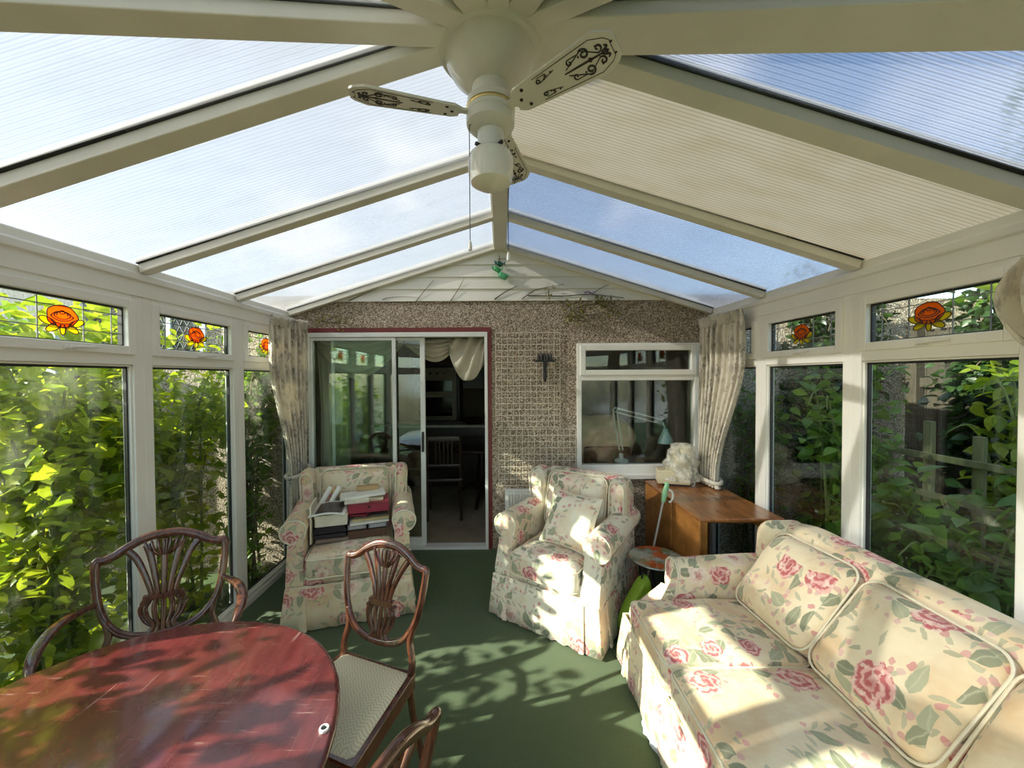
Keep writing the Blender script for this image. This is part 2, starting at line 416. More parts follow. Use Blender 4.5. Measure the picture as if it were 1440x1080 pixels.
    M['brass'] = plain('dull_brass', (.55, .43, .16), .3, .1, Metallic=.9)
    M['ink'] = plain('dark_stencil', (.030, .022, .016), .6)
    def leafm(name, c1, c2, tr=.45):
        t = NT(name)
        r = t.n('ShaderNodeNewGeometry').outputs['Random Per Island']
        c = t.mix(r, c1, c2)
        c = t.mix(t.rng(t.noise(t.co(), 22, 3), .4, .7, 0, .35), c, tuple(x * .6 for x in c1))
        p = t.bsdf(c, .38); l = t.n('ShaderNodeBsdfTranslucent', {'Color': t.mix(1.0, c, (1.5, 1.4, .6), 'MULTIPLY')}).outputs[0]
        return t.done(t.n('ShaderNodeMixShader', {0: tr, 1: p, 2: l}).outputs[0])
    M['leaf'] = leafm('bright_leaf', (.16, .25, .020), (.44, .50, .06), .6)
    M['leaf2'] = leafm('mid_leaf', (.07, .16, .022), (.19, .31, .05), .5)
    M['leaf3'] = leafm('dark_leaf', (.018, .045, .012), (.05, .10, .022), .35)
    M['dryleaf'] = leafm('dried_leaf', (.16, .15, .045), (.30, .27, .08), .3)
    M['bark'] = plain('bark', (.10, .075, .045), .9, .3, 20, .4)
    M['greenstem'] = plain('green_stem', (.14, .17, .05), .7, .2)
    M['fence'] = wood('weathered_fence', (.022, .019, .012), (.055, .044, .026), .85, 5, (1, 6, 1))
    M['trellis'] = wood('green_grey_trellis', (.13, .14, .06), (.24, .22, .11), .8, 5, (6, 6, 1))
    M['soil'] = plain('soil', (.06, .05, .03), .95, .3, 6, .5, 40)
    M['grassy'] = plain('garden_ground', (.05, .08, .025), .95, .4, 3, .5, 60)
    M['grey_dash'] = plain('grey_roughcast', (.24, .235, .22), .9, .35, 60, .7, 90)
    M['pale_frame'] = plain('pale_blue_frame', (.55, .62, .68), .5, .05)
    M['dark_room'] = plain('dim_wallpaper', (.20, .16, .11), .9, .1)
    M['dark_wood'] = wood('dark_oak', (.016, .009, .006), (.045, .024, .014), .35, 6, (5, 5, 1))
    M['redpaint2'] = plain('maroon_cupboard', (.10, .020, .016), .4)
    M['cream_unit'] = plain('cream_unit', (.42, .36, .25), .4)
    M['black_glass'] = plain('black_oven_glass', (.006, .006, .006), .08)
    M['worktop'] = plain('pale_worktop', (.45, .42, .34), .35, .08)
def col(name, c, rough=.6, var=.08, **kw):
    if name not in M: M[name] = plain(name, c, rough, var, **kw)
    return M[name]
# ------------------------------------------------------------------ the conservatory shell
mats()
WX, D = 1.96, 3.607
HY, RZ0, EZ0 = 1.36, 2.985, 2.385           # hub position along the room, ridge and eaves height of the glazing plane
SL = (RZ0 - EZ0) / WX                        # fall of the roof per metre
OCT = WX / math.cos(PI / 8)
corners = [(OCT * math.cos(a), HY + OCT * math.sin(a)) for a in [-PI / 8, -3 * PI / 8, -5 * PI / 8, -7 * PI / 8]]   # right, back right, back left, left

# floor with the carpeted rise in front of the house door
b = MB()
ring = [(WX + .02, D), *[(x * 1.02, y) for x, y in corners], (-WX - .02, D)]
b.poly([(x, y, -.06) for x, y in ring], .06, (0, 0, 1))
b.build('floor', M['carpet'], smooth=False)['kind'] = 'structure'
b = MB()
rise = [(x, y, z) for x, y, z in [(0, D - .75 + .735 * k / 14, .138 * sstep(0, 1, k / 14) + .001) for k in range(15)]]
b.loft([[(x, D - .001, 0)] + [(x, y, z) for _, y, z in rise] + [(x, D - .001, .139)] for x in (-.84, -.02)])
o = b.build('floor_rise', M['carpet'], smooth=True, angle=60); o['kind'] = 'structure'

# house wall with door and window openings, pebble dashed
b = MB()
DX0, DX1, DZ0, DZ1 = -1.80, -.085, .15, 2.225
WX0, WX1, WZ0, WZ1 = .712, 1.855, .845, 2.07
T = .12
def wallbox(x0, x1, z0, z1): b.box2((x0, D, z0), (x1, D + T, z1))
GZ = 2.473
wallbox(-7, DX0, -.1, GZ); wallbox(DX0, DX1, DZ1, GZ); wallbox(DX0, DX1, -.1, DZ0); wallbox(DX1, WX0, -.1, GZ)
wallbox(WX0, WX1, WZ1, GZ); wallbox(WX0, WX1, -.1, WZ0); wallbox(WX1, 4.6, -.1, GZ)
b.build('wall_back', M['pebble'], smooth=False)['kind'] = 'structure'
# boarded gable above it
g = MB(); z = GZ - .005; k = 0
while z < RZ0 - .02:
    z1 = min(z + .112, RZ0)
    def hw(zz): return max(.01, min(1.99, (RZ0 + .06 - zz) / SL))
    g.loft([[(-hw(z), D + .02, z), (hw(z), D + .02, z), (hw(z), D - .018, z), (-hw(z), D - .018, z)],
            [(-hw(z1), D + .02, z1), (hw(z1), D + .02, z1), (hw(z1), D - .004, z1), (-hw(z1), D - .004, z1)]])
    z = z1
g.build('wall_gable', M['board'], smooth=False)['kind'] = 'structure'

# roof: ridge, rafters, sheets under one ceiling
ceil = struct('ceiling')
b = MB(); b.box2((-.054, HY, RZ0 - .055), (.054, D - .002, RZ0 - .008)); b.box2((-.062, HY, RZ0 - .034), (.062, D - .002, RZ0 - .022))
b.build('ridge_beam', M['upvc_roof'], ceil, bevel=.006)
def rafter(ang, c0, L, w=.066, name='rafter'):
    """bar falling from c0 (x,y at ridge) along direction ang over horizontal length L"""
    b = MB(); s = SL * (WX / L) if L > WX + .01 else SL
    s = (RZ0 - EZ0) / L
    A = Vector((0, 0, 0)); B = Vector((L, 0, -s * L)); dn = Vector((-s, 0, -1)).normalized()
    b.bar(A + dn * .030, B + dn * .030, w, .046, m=0)
    b.bar(A + dn * .003, B + dn * .003, w * 1.35, .008, m=1)
    b.bar(A - dn * .012, B - dn * .012, w * 1.2, .02, m=0)
    o = b.build(name, [M['upvc_roof'], M['dark_gasket']], ceil, smooth=False, bevel=.005)
    o.location = (c0[0], c0[1], RZ0); o.rotation_euler = (0, 0, ang); return o
for s_ in (0, PI):
    sg = 1 if s_ == 0 else -1
    rafter(s_, (.03 * sg, HY), WX - .03, .085)
    for y in (2.12, 2.88): rafter(s_, (.05 * sg, y), WX - .05)
    rafter(s_, (.05 * sg, D - .035), WX - .05, .05)
for i in range(1, 8):
    a = -PI * i / 8
    L = OCT if i % 2 else WX
    if i == 1: rafter(-math.radians(20.6), (0, HY), OCT, .15)
    else: rafter(a, (0, HY), L, .085 if i % 2 else .066)
def sheet(ang, c0, pts, mat):
    """pts (x outward, y across) of a roof sheet in the local frame turned by ang"""
    b = MB(); s = SL
    lo = [(x, y, -s * x - .004) for x, y in pts]
    b.poly(lo, .010, (s, 0, 1))
    o = b.build('roof_panel', mat, ceil, smooth=False)
    o.location = (c0[0], c0[1], RZ0); o.rotation_euler = (0, 0, ang)
E = WX + .06
ys = [HY, 2.12, 2.88, D]
for i in range(3):
    w = ys[i + 1] - ys[i]
    for sg in (1, -1):
        y0 = 0 if sg == 1 else -w
        m = M['sheet'] if sg == -1 else (M['sheet_cream'] if i == 0 else M['sheet_clear'])
        sheet(0 if sg == 1 else PI, (0, ys[i]), [(.05, y0), (E, y0), (E, y0 + w), (.05, y0 + w)], m)
tn = math.tan(PI / 8)
for i in range(0, 5):                       # facets of the rounded end, split at their middle rafter
    a = -PI * i / 4
    halves = ([(-1, 0)] if i == 0 else [(0, 1)] if i == 4 else [(-1, 0), (0, 1)])
    for h0, h1 in halves:
        pts = [(.02, h0 * .02 * tn), (E, h0 * E * tn), (E, h1 * E * tn), (.02, h1 * .02 * tn)]
        q = []
        for p in pts:
            if not q or (Vector(p) - Vector(q[-1])).length > .001: q.append(p)
        sheet(a, (0, HY), q, M['sheet_clear'] if i < 2 else M['sheet'])
# boss where the bars meet
b = MB(); b.lathe([(.0, .02), (.20, .02), (.205, -.02), (.19, -.05), (.15, -.062), (.0, -.062)], (0, HY, RZ0 - .03), 32)
b.build('hub_boss', M['upvc_roof'], ceil, angle=30)

# eaves trims all round
prof = [(.06, 2.205), (-.008, 2.205), (-.008, 2.285), (-.022, 2.292), (-.022, 2.325), (-.002, 2.335), (-.002, 2.372), (.012, 2.380), (.06, 2.380)]
def eaves(n, p0, p1):
    p0 = Vector((*p0, 0)); p1 = Vector((*p1, 0)); d = (p1 - p0).normalized(); out = Vector((d.y, -d.x, 0))
    mid = (p0 + p1) / 2 - Vector((0, HY if mid_in else 2, 0))
    if out.dot(mid) < 0: out = -out
    b = MB(); b.loft([[p + out * x + Vector((0, 0, z)) for x, z in prof] for p in (p0, p1)])
    b.build(f'trim_{n}', M['upvc'], smooth=False, bevel=.003)['kind'] = 'structure'
mid_in = True
eaves(1, (-WX, D), (-WX, corners[3][1])); eaves(2, (WX, D), (WX, corners[0][1]))
for k in range(3): eaves(3 + k, corners[k], corners[k + 1])

# ------------------------------------------------------------------ side windows: full height frames with a top light
wn = [0]
def window(p0, p1, rose=False, label=None, top=True):
    """p0 -> p1 along the wall in plan, seen from inside left to right"""
    wn[0] += 1
    P0 = Vector((*p0, 0)); d = Vector((*p1, 0)) - P0; L = d.length; ang = math.atan2(d.y, d.x)
    w = struct(f'window_{wn[0]}'); w.location = P0; w.rotation_euler = (0, 0, ang)
    F, dp = .056, .066                        # local: x along, y outwards (+), z up
    b = MB()
    zt = 2.21
    for x0, x1 in ((0, F), (L - F, L)): b.box2((x0, 0, 0), (x1, dp, zt))
    b.box2((F, 0, 0), (L - F, dp, .085)); b.box2((F, 0, 1.835), (L - F, dp, 1.895)); b.box2((F, 0, zt - .04), (L - F, dp, zt))
    # glazing beads
    for z0, z1 in ((.085, 1.835),):
        for x0, x1 in ((F, F + .010), (L - F - .010, L - F)): b.box2((x0, .012, z0), (x1, .03, z1))
        b.box2((F, .012, z0), (L - F, .03, z0 + .012)); b.box2((F, .012, z1 - .010), (L - F, .03, z1))
    b.box2((0, -.006, 0), (L, 0, .05))
    b.build('frame', M['upvc'], w, smooth=False, bevel=.004)
    b = MB()
    for x0, x1 in ((F + .008, F + .018), (L - F - .018, L - F - .008)): b.box2((x0, .026, .085), (x1, .044, 1.835))
    b.box2((F, .026, .09), (L - F, .044, .105)); b.box2((F, .026, 1.815), (L - F, .044, 1.826))
    b.build('gasket', M['dark_gasket'], w, smooth=False)
    b = MB(); b.box2((F, .028, .088), (L - F, .042, 1.83)); b.build('pane', M['glass'], w, smooth=False)
    # opening top light
    S = .044; x0, x1, z0, z1 = F - .006, L - F + .006, 1.888, 2.178
    b = MB()
    for a0, a1 in ((x0, x0 + S), (x1 - S, x1)): b.box2((a0, -.014, z0), (a1, .046, z1))
    b.box2((x0 + S, -.014, z0), (x1 - S, .046, z0 + S)); b.box2((x0 + S, -.014, z1 - S), (x1 - S, .046, z1))
    sash = b.build('top_sash', M['upvc'], w, smooth=False, bevel=.004)
    b = MB()
    for a0, a1 in ((x0 + S, x0 + S + .008), (x1 - S - .008, x1 - S)): b.box2((a0, .014, z0 + S), (a1, .036, z1 - S))
    b.box2((x0 + S, .014, z0 + S), (x1 - S, .036, z0 + S + .006)); b.box2((x0 + S, .014, z1 - S - .008), (x1 - S, .036, z1 - S))
    b.build('sash_gasket', M['dark_gasket'], sash, smooth=False)
    b = MB(); b.box2((x0 + S, .018, z0 + S), (x1 - S, .032, z1 - S)); b.build('top_pane', M['glass'], sash, smooth=False)
    cx = (x0 + x1) / 2
    b = MB(); b.soft((cx, -.020, z0 + .018), (.05, .014, .022), .004, 4); b.soft((cx + .055, -.034, z0 + .022), (.13, .012, .014), .005, 4, rot=Ry(-.05)); b.soft((cx, -.028, z0 + .020), (.018, .020, .016), .004, 4)
    b.build('handle', M['white_metal'], sash)
    if rose:
        # leaded lights with a stained rose
        b = MB()
        for fx in (.16, .36, .64, .84): b.box2((lerp(x0, x1, fx) - .002, .014, z0 + S), (lerp(x0, x1, fx) + .002, .018, z1 - S))
        for fz in (.30, .78):
            zz = lerp(z0 + S, z1 - S, fz); b.box2((x0 + S, .0142, zz - .002), (x1 - S, .0178, zz + .002))
        b.build('leading', col('lead_came', (.22, .23, .23), .5), sash, smooth=False)
        cz = (z0 + z1) / 2 + .002; b = MB(); Y0 = .0135
        def blob(pts, m, off=0): b.poly([(cx + x, Y0 - off, cz + z) for x, z in pts], .002, (0, 1, 0), m)
        def line(pts): b.sweep([(cx + x, Y0 - .003, cz + z) for x, z in pts], .0042, .002, (0, 1, 0), 2)
        for lx, lz, a, s in ((-.058, -.018, 2.75, .034), (.058, -.018, .40, .034), (-.036, -.044, 3.7, .034), (.036, -.044, -.55, .034), (0, -.050, -1.57, .026)):
            pts = []
            for k in range(12):
                t = 2 * PI * k / 12; px = s * math.cos(t); pz = s * .45 * math.sin(t)
                pts.append((lx + px * math.cos(a) - pz * math.sin(a), lz + px * math.sin(a) + pz * math.cos(a)))
            blob(pts, 1); line(pts + pts[:1])
        R = [(.062 * math.cos(2 * PI * k / 24) * (1 + .06 * math.cos(5 * 2 * PI * k / 24)), .008 + .050 * math.sin(2 * PI * k / 24)) for k in range(24)]
        blob(R, 0, .002)
        line(cr(R, 2, True) + R[:1])
        for rr, a0, a1, cz2 in ((.046, .2, 2.9, -.004), (.034, .1, 3.0, .004), (.022, -.2, 3.4, .014), (.011, 0, 6.2, .026), (.050, 3.5, 5.9, .024), (.036, 3.5, 5.9, .022)):
            line([(rr * math.cos(lerp(a0, a1, k / 9)), cz2 + .75 * rr * math.sin(lerp(a0, a1, k / 9))) for k in range(10)])
        for xx in (-.045, .045): line([(xx, -.012), (xx * .5, -.036)])
        def stain(nm, c):
            t = NT(nm); tr = t.n('ShaderNodeBsdfTransparent', {'Color': (*c, 1)}); tl = t.n('ShaderNodeBsdfTranslucent', {'Color': (*c, 1)})
            df = t.n('ShaderNodeBsdfPrincipled', {'Base Color': (*c, 1), 'Roughness': .3})
            a = t.n('ShaderNodeMixShader', {0: .30, 1: tl.outputs[0], 2: df.outputs[0]})
            M[nm] = t.done(t.n('ShaderNodeMixShader', {0: .30, 1: a.outputs[0], 2: tr.outputs[0]}).outputs[0])
        if 'stain_orange' not in M: stain('stain_orange', (1.0, .30, .02)); stain('stain_yellow', (.85, .68, .04))
        b.build('stained_rose', [M['stain_orange'], M['stain_yellow'], col('rose_outline', (.05, .02, .01), .5)], sash, smooth=False)
    return w
LB = [D - .005, 2.884, 2.114, 1.36, corners[3][1]]
RB = [D - .005, 2.90, 2.15, 1.40, corners[0][1]]
for i in range(4): window((-WX, LB[i + 1]), (-WX, LB[i]), rose=i < 3)
for i in range(4): window((WX, RB[i]), (WX, RB[i + 1]), rose=i < 3)
cc = [Vector((*p, 0)) for p in corners]
for k in range(3):
    a, c_ = cc[k], cc[k + 1]; m_ = (a + c_) / 2
    window(a[:2], m_[:2]); window(m_[:2], c_[:2])

# window on the house wall
w = struct('window_15'); w.location = (WX0, D, WZ0); WW, WH = WX1 - WX0, WZ1 - WZ0
b = MB(); f = .045
for x0, x1 in ((0, f), (WW - f, WW)): b.box2((x0, -.018, 0), (x1, .06, WH))
b.box2((f, -.018, 0), (WW - f, .06, .085)); b.box2((f, -.018, WH - .03), (WW - f, .06, WH)); b.box2((f, -.018, .875), (WW - f, .06, .935))
b.build('frame', M['upvc'], w, smooth=False, bevel=.005)
b = MB(); b.box2((-.03, -.05, -.045), (WW + .02, .04, .0)); b.build('sill', M['upvc'], w, smooth=False, bevel=.006)
b = MB(); b.box2((f, .02, .085), (WW - f, .032, .875)); b.build('pane', M['glass'], w, smooth=False)
b = MB(); x0, x1, z0, z1, S = .03, WW - .03, .925, WH - .02, .05
for a0, a1 in ((x0, x0 + S), (x1 - S, x1)): b.box2((a0, -.032, z0), (a1, .03, z1))
b.box2((x0 + S, -.032, z0), (x1 - S, .03, z0 + S)); b.box2((x0 + S, -.032, z1 - S), (x1 - S, .03, z1))
sash = b.build('top_sash', M['upvc'], w, smooth=False, bevel=.005)
b = MB(); b.box2((x0 + S, .0, z0 + S), (x1 - S, .012, z1 - S)); b.build('top_pane', M['glass'], sash, smooth=False)

# sliding patio door
dr = struct('door_1'); dr.location = (DX0, D, DZ0); DW, DH = DX1 - DX0, DZ1 - DZ0
b = MB(); b.box2((0, -.012, DH - .045), (DW, .05, DH)); b.box2((DW - .036, -.012, -.045), (DW, .05, DH - .045))
b.build('red_surround', M['red_paint'], dr, smooth=False, bevel=.003)
b = MB(); b.box2((0, -.02, DH - .088), (DW - .036, .08, DH - .045)); b.box2((DW - .064, -.02, -.03), (DW - .036, .08, DH - .088)); b.box2((0, -.02, 0), (.022, .08, DH - .088)); b.box2((0, -.02, -.02), (DW - .064, .08, .012))
b.build('frame', M['alu'], dr, smooth=False, bevel=.003)
def leafpanel(x0, x1, y, nm, sl, sr, bot=.075):
    b = MB(); b.box2((x0, y, .012), (x0 + sl, y + .028, DH - .09)); b.box2((x1 - sr, y, .012), (x1, y + .028, DH - .09))
    b.box2((x0 + sl, y, .012), (x1 - sr, y + .028, .012 + bot)); b.box2((x0 + sl, y, DH - .118), (x1 - sr, y + .028, DH - .09))
    p = b.build(nm, M['alu'], dr, smooth=False, bevel=.003)
    b = MB(); b.box2((x0 + sl, y + .010, .012 + bot), (x1 - sr, y + .018, DH - .118)); b.build('pane', M['door_glass'], p, smooth=False)
    return p
leafpanel(.022, .82, -.008, 'fixed_panel', .022, .036)
p = leafpanel(.20, 1.085, .028, 'sliding_panel', .030, .045)
b = MB(); b.soft((1.062, .020, 1.00), (.022, .022, .19), .006, 5); b.build('handle', M['dark_gasket'], p)
# gutter flashing line under the gable
# ------------------------------------------------------------------ on and around the house wall
def curtain(name, label, top, bot, z0, z1, nf, amp0, amp1, tie=None, group=None, zend=.03):
    """top / bot: plan end points (2 each) of the heading and of the tied edge"""
    t0, t1 = Vector(top[0]), Vector(top[1]); b0, b1 = Vector(bot[0]), Vector(bot[1])
    root = thing(name, label, 'curtain', ((t0.x + t1.x) / 2, (t0.y + t1.y) / 2, z0), 0, group)
    org = root.location
    d = (t1 - t0).normalized(); nrm = Vector((d.y, -d.x))
    if nrm.x * t0.x > 0: nrm = -nrm
    rr = random.Random(hash(len(label)) % 99); ph = [rr.uniform(-.5, .5) for _ in range(40)]
    def f(u, v):
        z = lerp(z1, z0, v); k = sstep(.25, 1.0, v) ** .85 if tie else v
        p = (t0.lerp(t1, u)).lerp(b0.lerp(b1, u), k)
        a = lerp(amp0, amp1, v) * (1 + .35 * math.sin(9 * u + 2)); w = 2 * PI * nf * u + ph[int(u * 20)] * .2 + .6 * math.sin(3 * v + 7 * u)
        hd = math.sin(w) * a
        if v < .07: hd = hd * .55 + .006 * math.sin(w * 2.7 + 1)
        p = p + nrm * hd + d * (.25 * a * math.cos(2 * w + 1))
        return (p.x, p.y, z + .006 * math.sin(w) * (1 - v))
    b = MB(); b.grid(f, nf * 10, 26)
    c = b.build('drape', M['curtain'], root, org, sub=1); sd = c.modifiers.new('thick', 'SOLIDIFY'); sd.thickness = .006
    # gathered heading frill
    b = MB()
    def g(u, v):
        p = t0.lerp(t1, u); w = 2 * PI * nf * 2.0 * u
        p = p + nrm * (math.sin(w) * (.022 - .008 * v) + .020 - .01 * v)
        return (p.x, p.y, z1 + .035 - v * .085 + .007 * math.sin(w * .7 + 1))
    b.grid(g, nf * 18, 5); c = b.build('heading', M['curtain'], root, org); sd = c.modifiers.new('thick', 'SOLIDIFY'); sd.thickness = .005
    if tie:
        b = MB(); m = (b0 + b1) / 2; L = (b1 - b0).length / 2
        pts = [(m.x + d.x * (L + .02) * math.cos(a) + nrm.x * .075 * math.sin(a), m.y + d.y * (L + .02) * math.cos(a) + nrm.y * .075 * math.sin(a), z0 + .02 + .03 * math.cos(a)) for a in (2 * PI * k / 20 for k in range(20))]
        b.tube(pts, .018, 8, closed=True); b.build('tieback', M['curtain'], root, org)
        def h(u, v):
            p = b0.lerp(b1, .5 + (u - .5) * (1 + .35 * v)); w = 2 * PI * nf * u
            p = p + nrm * math.sin(w) * lerp(amp1, amp0, v)
            return (p.x, p.y, lerp(z0, zend, v))
        b = MB(); b.grid(h, nf * 10, 10); c = b.build('lower_drape', M['curtain'], root, org); sd = c.modifiers.new('thick', 'SOLIDIFY'); sd.thickness = .006
    return root
curtain('curtain', 'cream sprigged curtain tied back in the corner beside the sliding door', ((-1.86, 3.10), (-1.77, 3.52)), ((-1.845, 3.34), (-1.79, 3.53)), .90, 2.235, 7, .030, .022, True, group='cream sprigged curtains')
curtain('curtain', 'cream sprigged curtain tied back in the corner beside the house window', ((1.87, 2.95), (1.82, 3.50)), ((1.82, 3.23), (1.80, 3.50)), .86, 2.235, 8, .032, .022, True, group='cream sprigged curtains', zend=.812)
# gathered end of a third curtain, only its edge shows by the big top light
root = thing('curtain', 'bunched end of a cream curtain at the right edge above the sofa', 'curtain', (1.86, 1.20, 1.8))
b = MB()
def f(u, v):
    w = 2 * PI * 6 * u; prof = [(0, 1.30), (.18, 1.345), (.38, 1.365), (.62, 1.36), (.8, 1.33), (1, 1.28)]
    for k in range(5):
        if prof[k][0] <= v <= prof[k + 1][0]:
            y1 = lerp(prof[k][1], prof[k + 1][1], (v - prof[k][0]) / (prof[k + 1][0] - prof[k][0]))
    y = lerp(.95, y1, u); z = lerp(2.20, 1.82, v) - .10 * (1 - u) * v + .02 * math.sin(w)
    return (1.875 - .055 - .035 * math.sin(w + 3 * v) - .04 * math.sin(PI * v), y, z)
b.grid(f, 60, 16); c = b.build('drape', M['curtain'], root, root.location, sub=1); sd = c.modifiers.new('thick', 'SOLIDIFY'); sd.thickness = .008

# radiator
root = thing('radiator', 'small white panel radiator under the trellis behind the armchair', 'radiator', (.22, 3.57, .16))
b = MB(); n = 12
b.soft((.22, 3.575, .44), (.37, .035, .52), .012, 8)
for k in range(n):
    x = .22 - .155 + .31 * k / (n - 1); b.soft((x, 3.545, .44), (.013, .036, .46), .006, 4)
b.build('panel', M['white_metal'], root, root.location)
b = MB(); b.box((.22, 3.573, .706), (.375, .05, .014)); b.build('top_grille', M['white_metal'], root, root.location, bevel=.003)
for x in (.05, .39): MB().tube([(x, 3.58, .2), (x, 3.58, 0)], .008).build('pipe', M['white_metal'], root, root.location)

# wire trellis
root = thing('wire_trellis', 'cream wire grid trellis fixed to the pebble dashed wall', 'trellis', (.32, D - .012, .72)); b = MB(); y = D - .014
for x0, x1, z0, z1 in ((-.045, .555, 1.29, 2.17), (-.02, .70, .74, 1.27)):
    nx = round((x1 - x0) / .056); nz = round((z1 - z0) / .056)
    for k in range(nx + 1):
        x = lerp(x0, x1, k / nx); b.box((x, y, (z0 + z1) / 2), (.0042, .005, z1 - z0))
    for k in range(nz + 1):
        z = lerp(z0, z1, k / nz); b.box(((x0 + x1) / 2, y - .004, z), (x1 - x0, .005, .0042))
b.build('wire_grid', M['wire'], root, root.location, smooth=False)

# wrought iron candle sconce
root = thing('candle_sconce', 'black wrought iron candle holder hung on the wire trellis', 'sconce', (.41, D - .03, 1.80)); o = root.location
b = MB(); b.soft((.41, D - .04, 1.845), (.030, .02, .23), .006, 5); b.tube([(.41, D - .04, 1.74), (.41, D - .07, 1.72), (.41, D - .10, 1.75), (.41, D - .10, 1.80)], .010, 8); b.build('back_bar', M['iron'], root, o)
b = MB(); b.bar((.33, D - .05, 1.905), (.49, D - .05, 1.905), .012, .02)
for s in (-1, 1): b.tube(cr([(.41 + s * .06, D - .05, 1.905), (.41 + s * .09, D - .05, 1.90), (.41 + s * .10, D - .05, 1.925)], 4), .006, 6)
b.build('cross_bar', M['iron'], root, o)
for k in range(5):
    x = .355 + .0275 * k; b = MB(); b.lathe([(.0, 1.905), (.011, 1.907), (.013, 1.94), (.010, 1.96), (.004, 1.975), (0, 1.976)], (x, D - .05, 0), 8); b.build('candle_cup', M['iron'], root, o)

# twigs and dried sprays tucked under the gable boards
def twig(label, pts, r=.006, group=None):
    pts = cr(pts, 4); b = MB(); b.tube(pts, [r * .62 * (1 - .6 * k / len(pts)) for k in range(len(pts))], 6)
    c = thing('dry_twig', label, 'twig', pts[0], 0, group or 'dry twigs on the gable boards'); b.build('stem', M['bark'], c, c.location)
YW = D - .024
def gz(x, y): return ((x - 704) / 150, YW, 1.76 + (530 - y) / 150)
twig('thin bare twig slanting on the gable, farthest from the green ornament', [gz(493, 423), gz(515, 413), gz(538, 404)])
twig('bare twig bent level along the bottom of the gable boards', [gz(540, 422), gz(548, 419), gz(570, 418), gz(590, 419)], .005)
twig('straight bare twig slanting up the gable, first of the two upright ones', [gz(587, 424), gz(600, 408), gz(612, 395)])
twig('straight bare twig on the gable, the one next to the green ornament', [gz(635, 424), gz(645, 409), gz(654, 393)])
twig('thick dark twig slanting up the gable just below the green ornament', [gz(696, 422), gz(711, 412), gz(727, 404)], .009)
twig('forked bare twig rising on the gable beside the yellow sprig', [gz(734, 422), gz(752, 410), gz(775, 405), gz(793, 402)], .007)
twig('long twig lying along the gable foot above the house window', [gz(742, 417), gz(790, 418), gz(830, 416), gz(876, 421)], .009)
twig('fine twig sticking up beside the mauve flowers on the gable', [gz(832, 415), gz(845, 407), gz(856, 402)], .005)

def leafmesh(b, base, dirv, up, L, Wd, m=0, bend=.25):
    dirv = dirv.normalized(); side = dirv.cross(up)
    if side.length < 1e-4: side = dirv.orthogonal()
    side.normalize(); n = side.cross(dirv)
    p = []
    for t, w in ((0, 0), (.3, 1.0), (.65, .78), (1, 0)):
        c = base + dirv * (L * t) - n * (bend * L * t * t)
        if w == 0: p.append(c)
        else: p += [c - side * (Wd * w * .5) + n * .06 * L, c, c + side * (Wd * w * .5) + n * .06 * L]
    b.add(p, [(0, 2, 1), (0, 3, 2), (1, 2, 5, 4), (2, 3, 6, 5), (4, 5, 7), (5, 6, 7)], m)
def rv(r): 
    while 1:
        v = Vector((r.uniform(-1, 1), r.uniform(-1, 1), r.uniform(-1, 1)))
        if .05 < v.length < 1: return v.normalized()
def spray(label, pts, n, L, seed, flower=None):
    r = random.Random(seed); root = thing('dried_spray', label, 'dried plant', gz(*pts[0][:2])); b = MB(); st = MB()
    for px, py, rad in [(*p, 9) if len(p) == 2 else p for p in pts]:
        for k in range(n):
            q = Vector(gz(px + r.gauss(0, rad), py + r.gauss(0, rad * .8))) - Vector((0, r.uniform(.005, .05), 0))
            d = rv(r); d.y = -abs(d.y) * .4; leafmesh(b, q, d, rv(r), L * r.uniform(.6, 1.2), L * .35)
    P = [Vector(gz(p[0], p[1])) - Vector((0, .02, 0)) for p in pts]
    if len(P) > 1: st.tube(P, .004, 5); st.build('stem', M['bark'], root, root.location)
    b.build('leaves', M['dryleaf'], root, root.location, fix=False)
    if flower:
        b = MB(); 
        for k in range(7):
            q = Vector(gz(flower[0] + r.gauss(0, 4), flower[1] + r.gauss(0, 2))) - Vector((0, .03, 0)); b.soft(q, (.022, .018, .016), .008, 4)
        b.build('flowers', col('mauve_petal', (.36, .30, .46)), root, root.location)
spray('dried yellow green spray with mauve flowers hanging over the house window', [(800, 440, 9), (818, 432, 10), (842, 430, 8), (858, 440, 8), (806, 449, 6)], 26, .050, 4, (823, 415))
spray('small dried yellow sprig beside the forked twig on the gable', [(771, 409, 3), (771, 418, 4)], 9, .035, 5)
spray('dried mossy green spray lying over the red door head', [(480, 444, 8), (455, 452, 6), (488, 455, 5)], 18, .040, 6)

# green glass birds hung in the gable point
root = thing('hanging_ornament', 'green glass bird ornament hanging at the point of the gable', 'ornament', gz(704, 384)); o = root.location
b = MB(); b.tube([gz(703, 361), gz(703.5, 366), gz(702, 372)], .003, 6); b.tube([gz(700, 367), gz(706, 366), gz(713, 366)], .002, 5); b.build('hook', M['iron'], root, o)
for nm, x, y, c, sz in (('dark_bird', 703.5, 374.5, (.01, .10, .06), (.06, .05, .045)), ('pale_bird', 700, 382, (.06, .36, .12), (.07, .045, .045)), ('lower_bird', 708, 391, (.10, .42, .18), (.085, .05, .055))):
    b = MB(); p = Vector(gz(x, y)) - Vector((0, .03, 0))
    b.soft(p, sz, .02, 8, rot=Ry(.5)); b.poly([p + Vector(q) for q in ((-.01, 0, .01), (-.05, -.01, .03), (-.04, -.01, -.01))], .006, (0, -1, 0)); b.poly([p + Vector(q) for q in ((.02, 0, .0), (.055, -.01, .02), (.05, -.01, -.015))], .006, (0, -1, 0))
    b.build(nm, col(nm + '_glass', c, .15), root, o, bevel=.002)

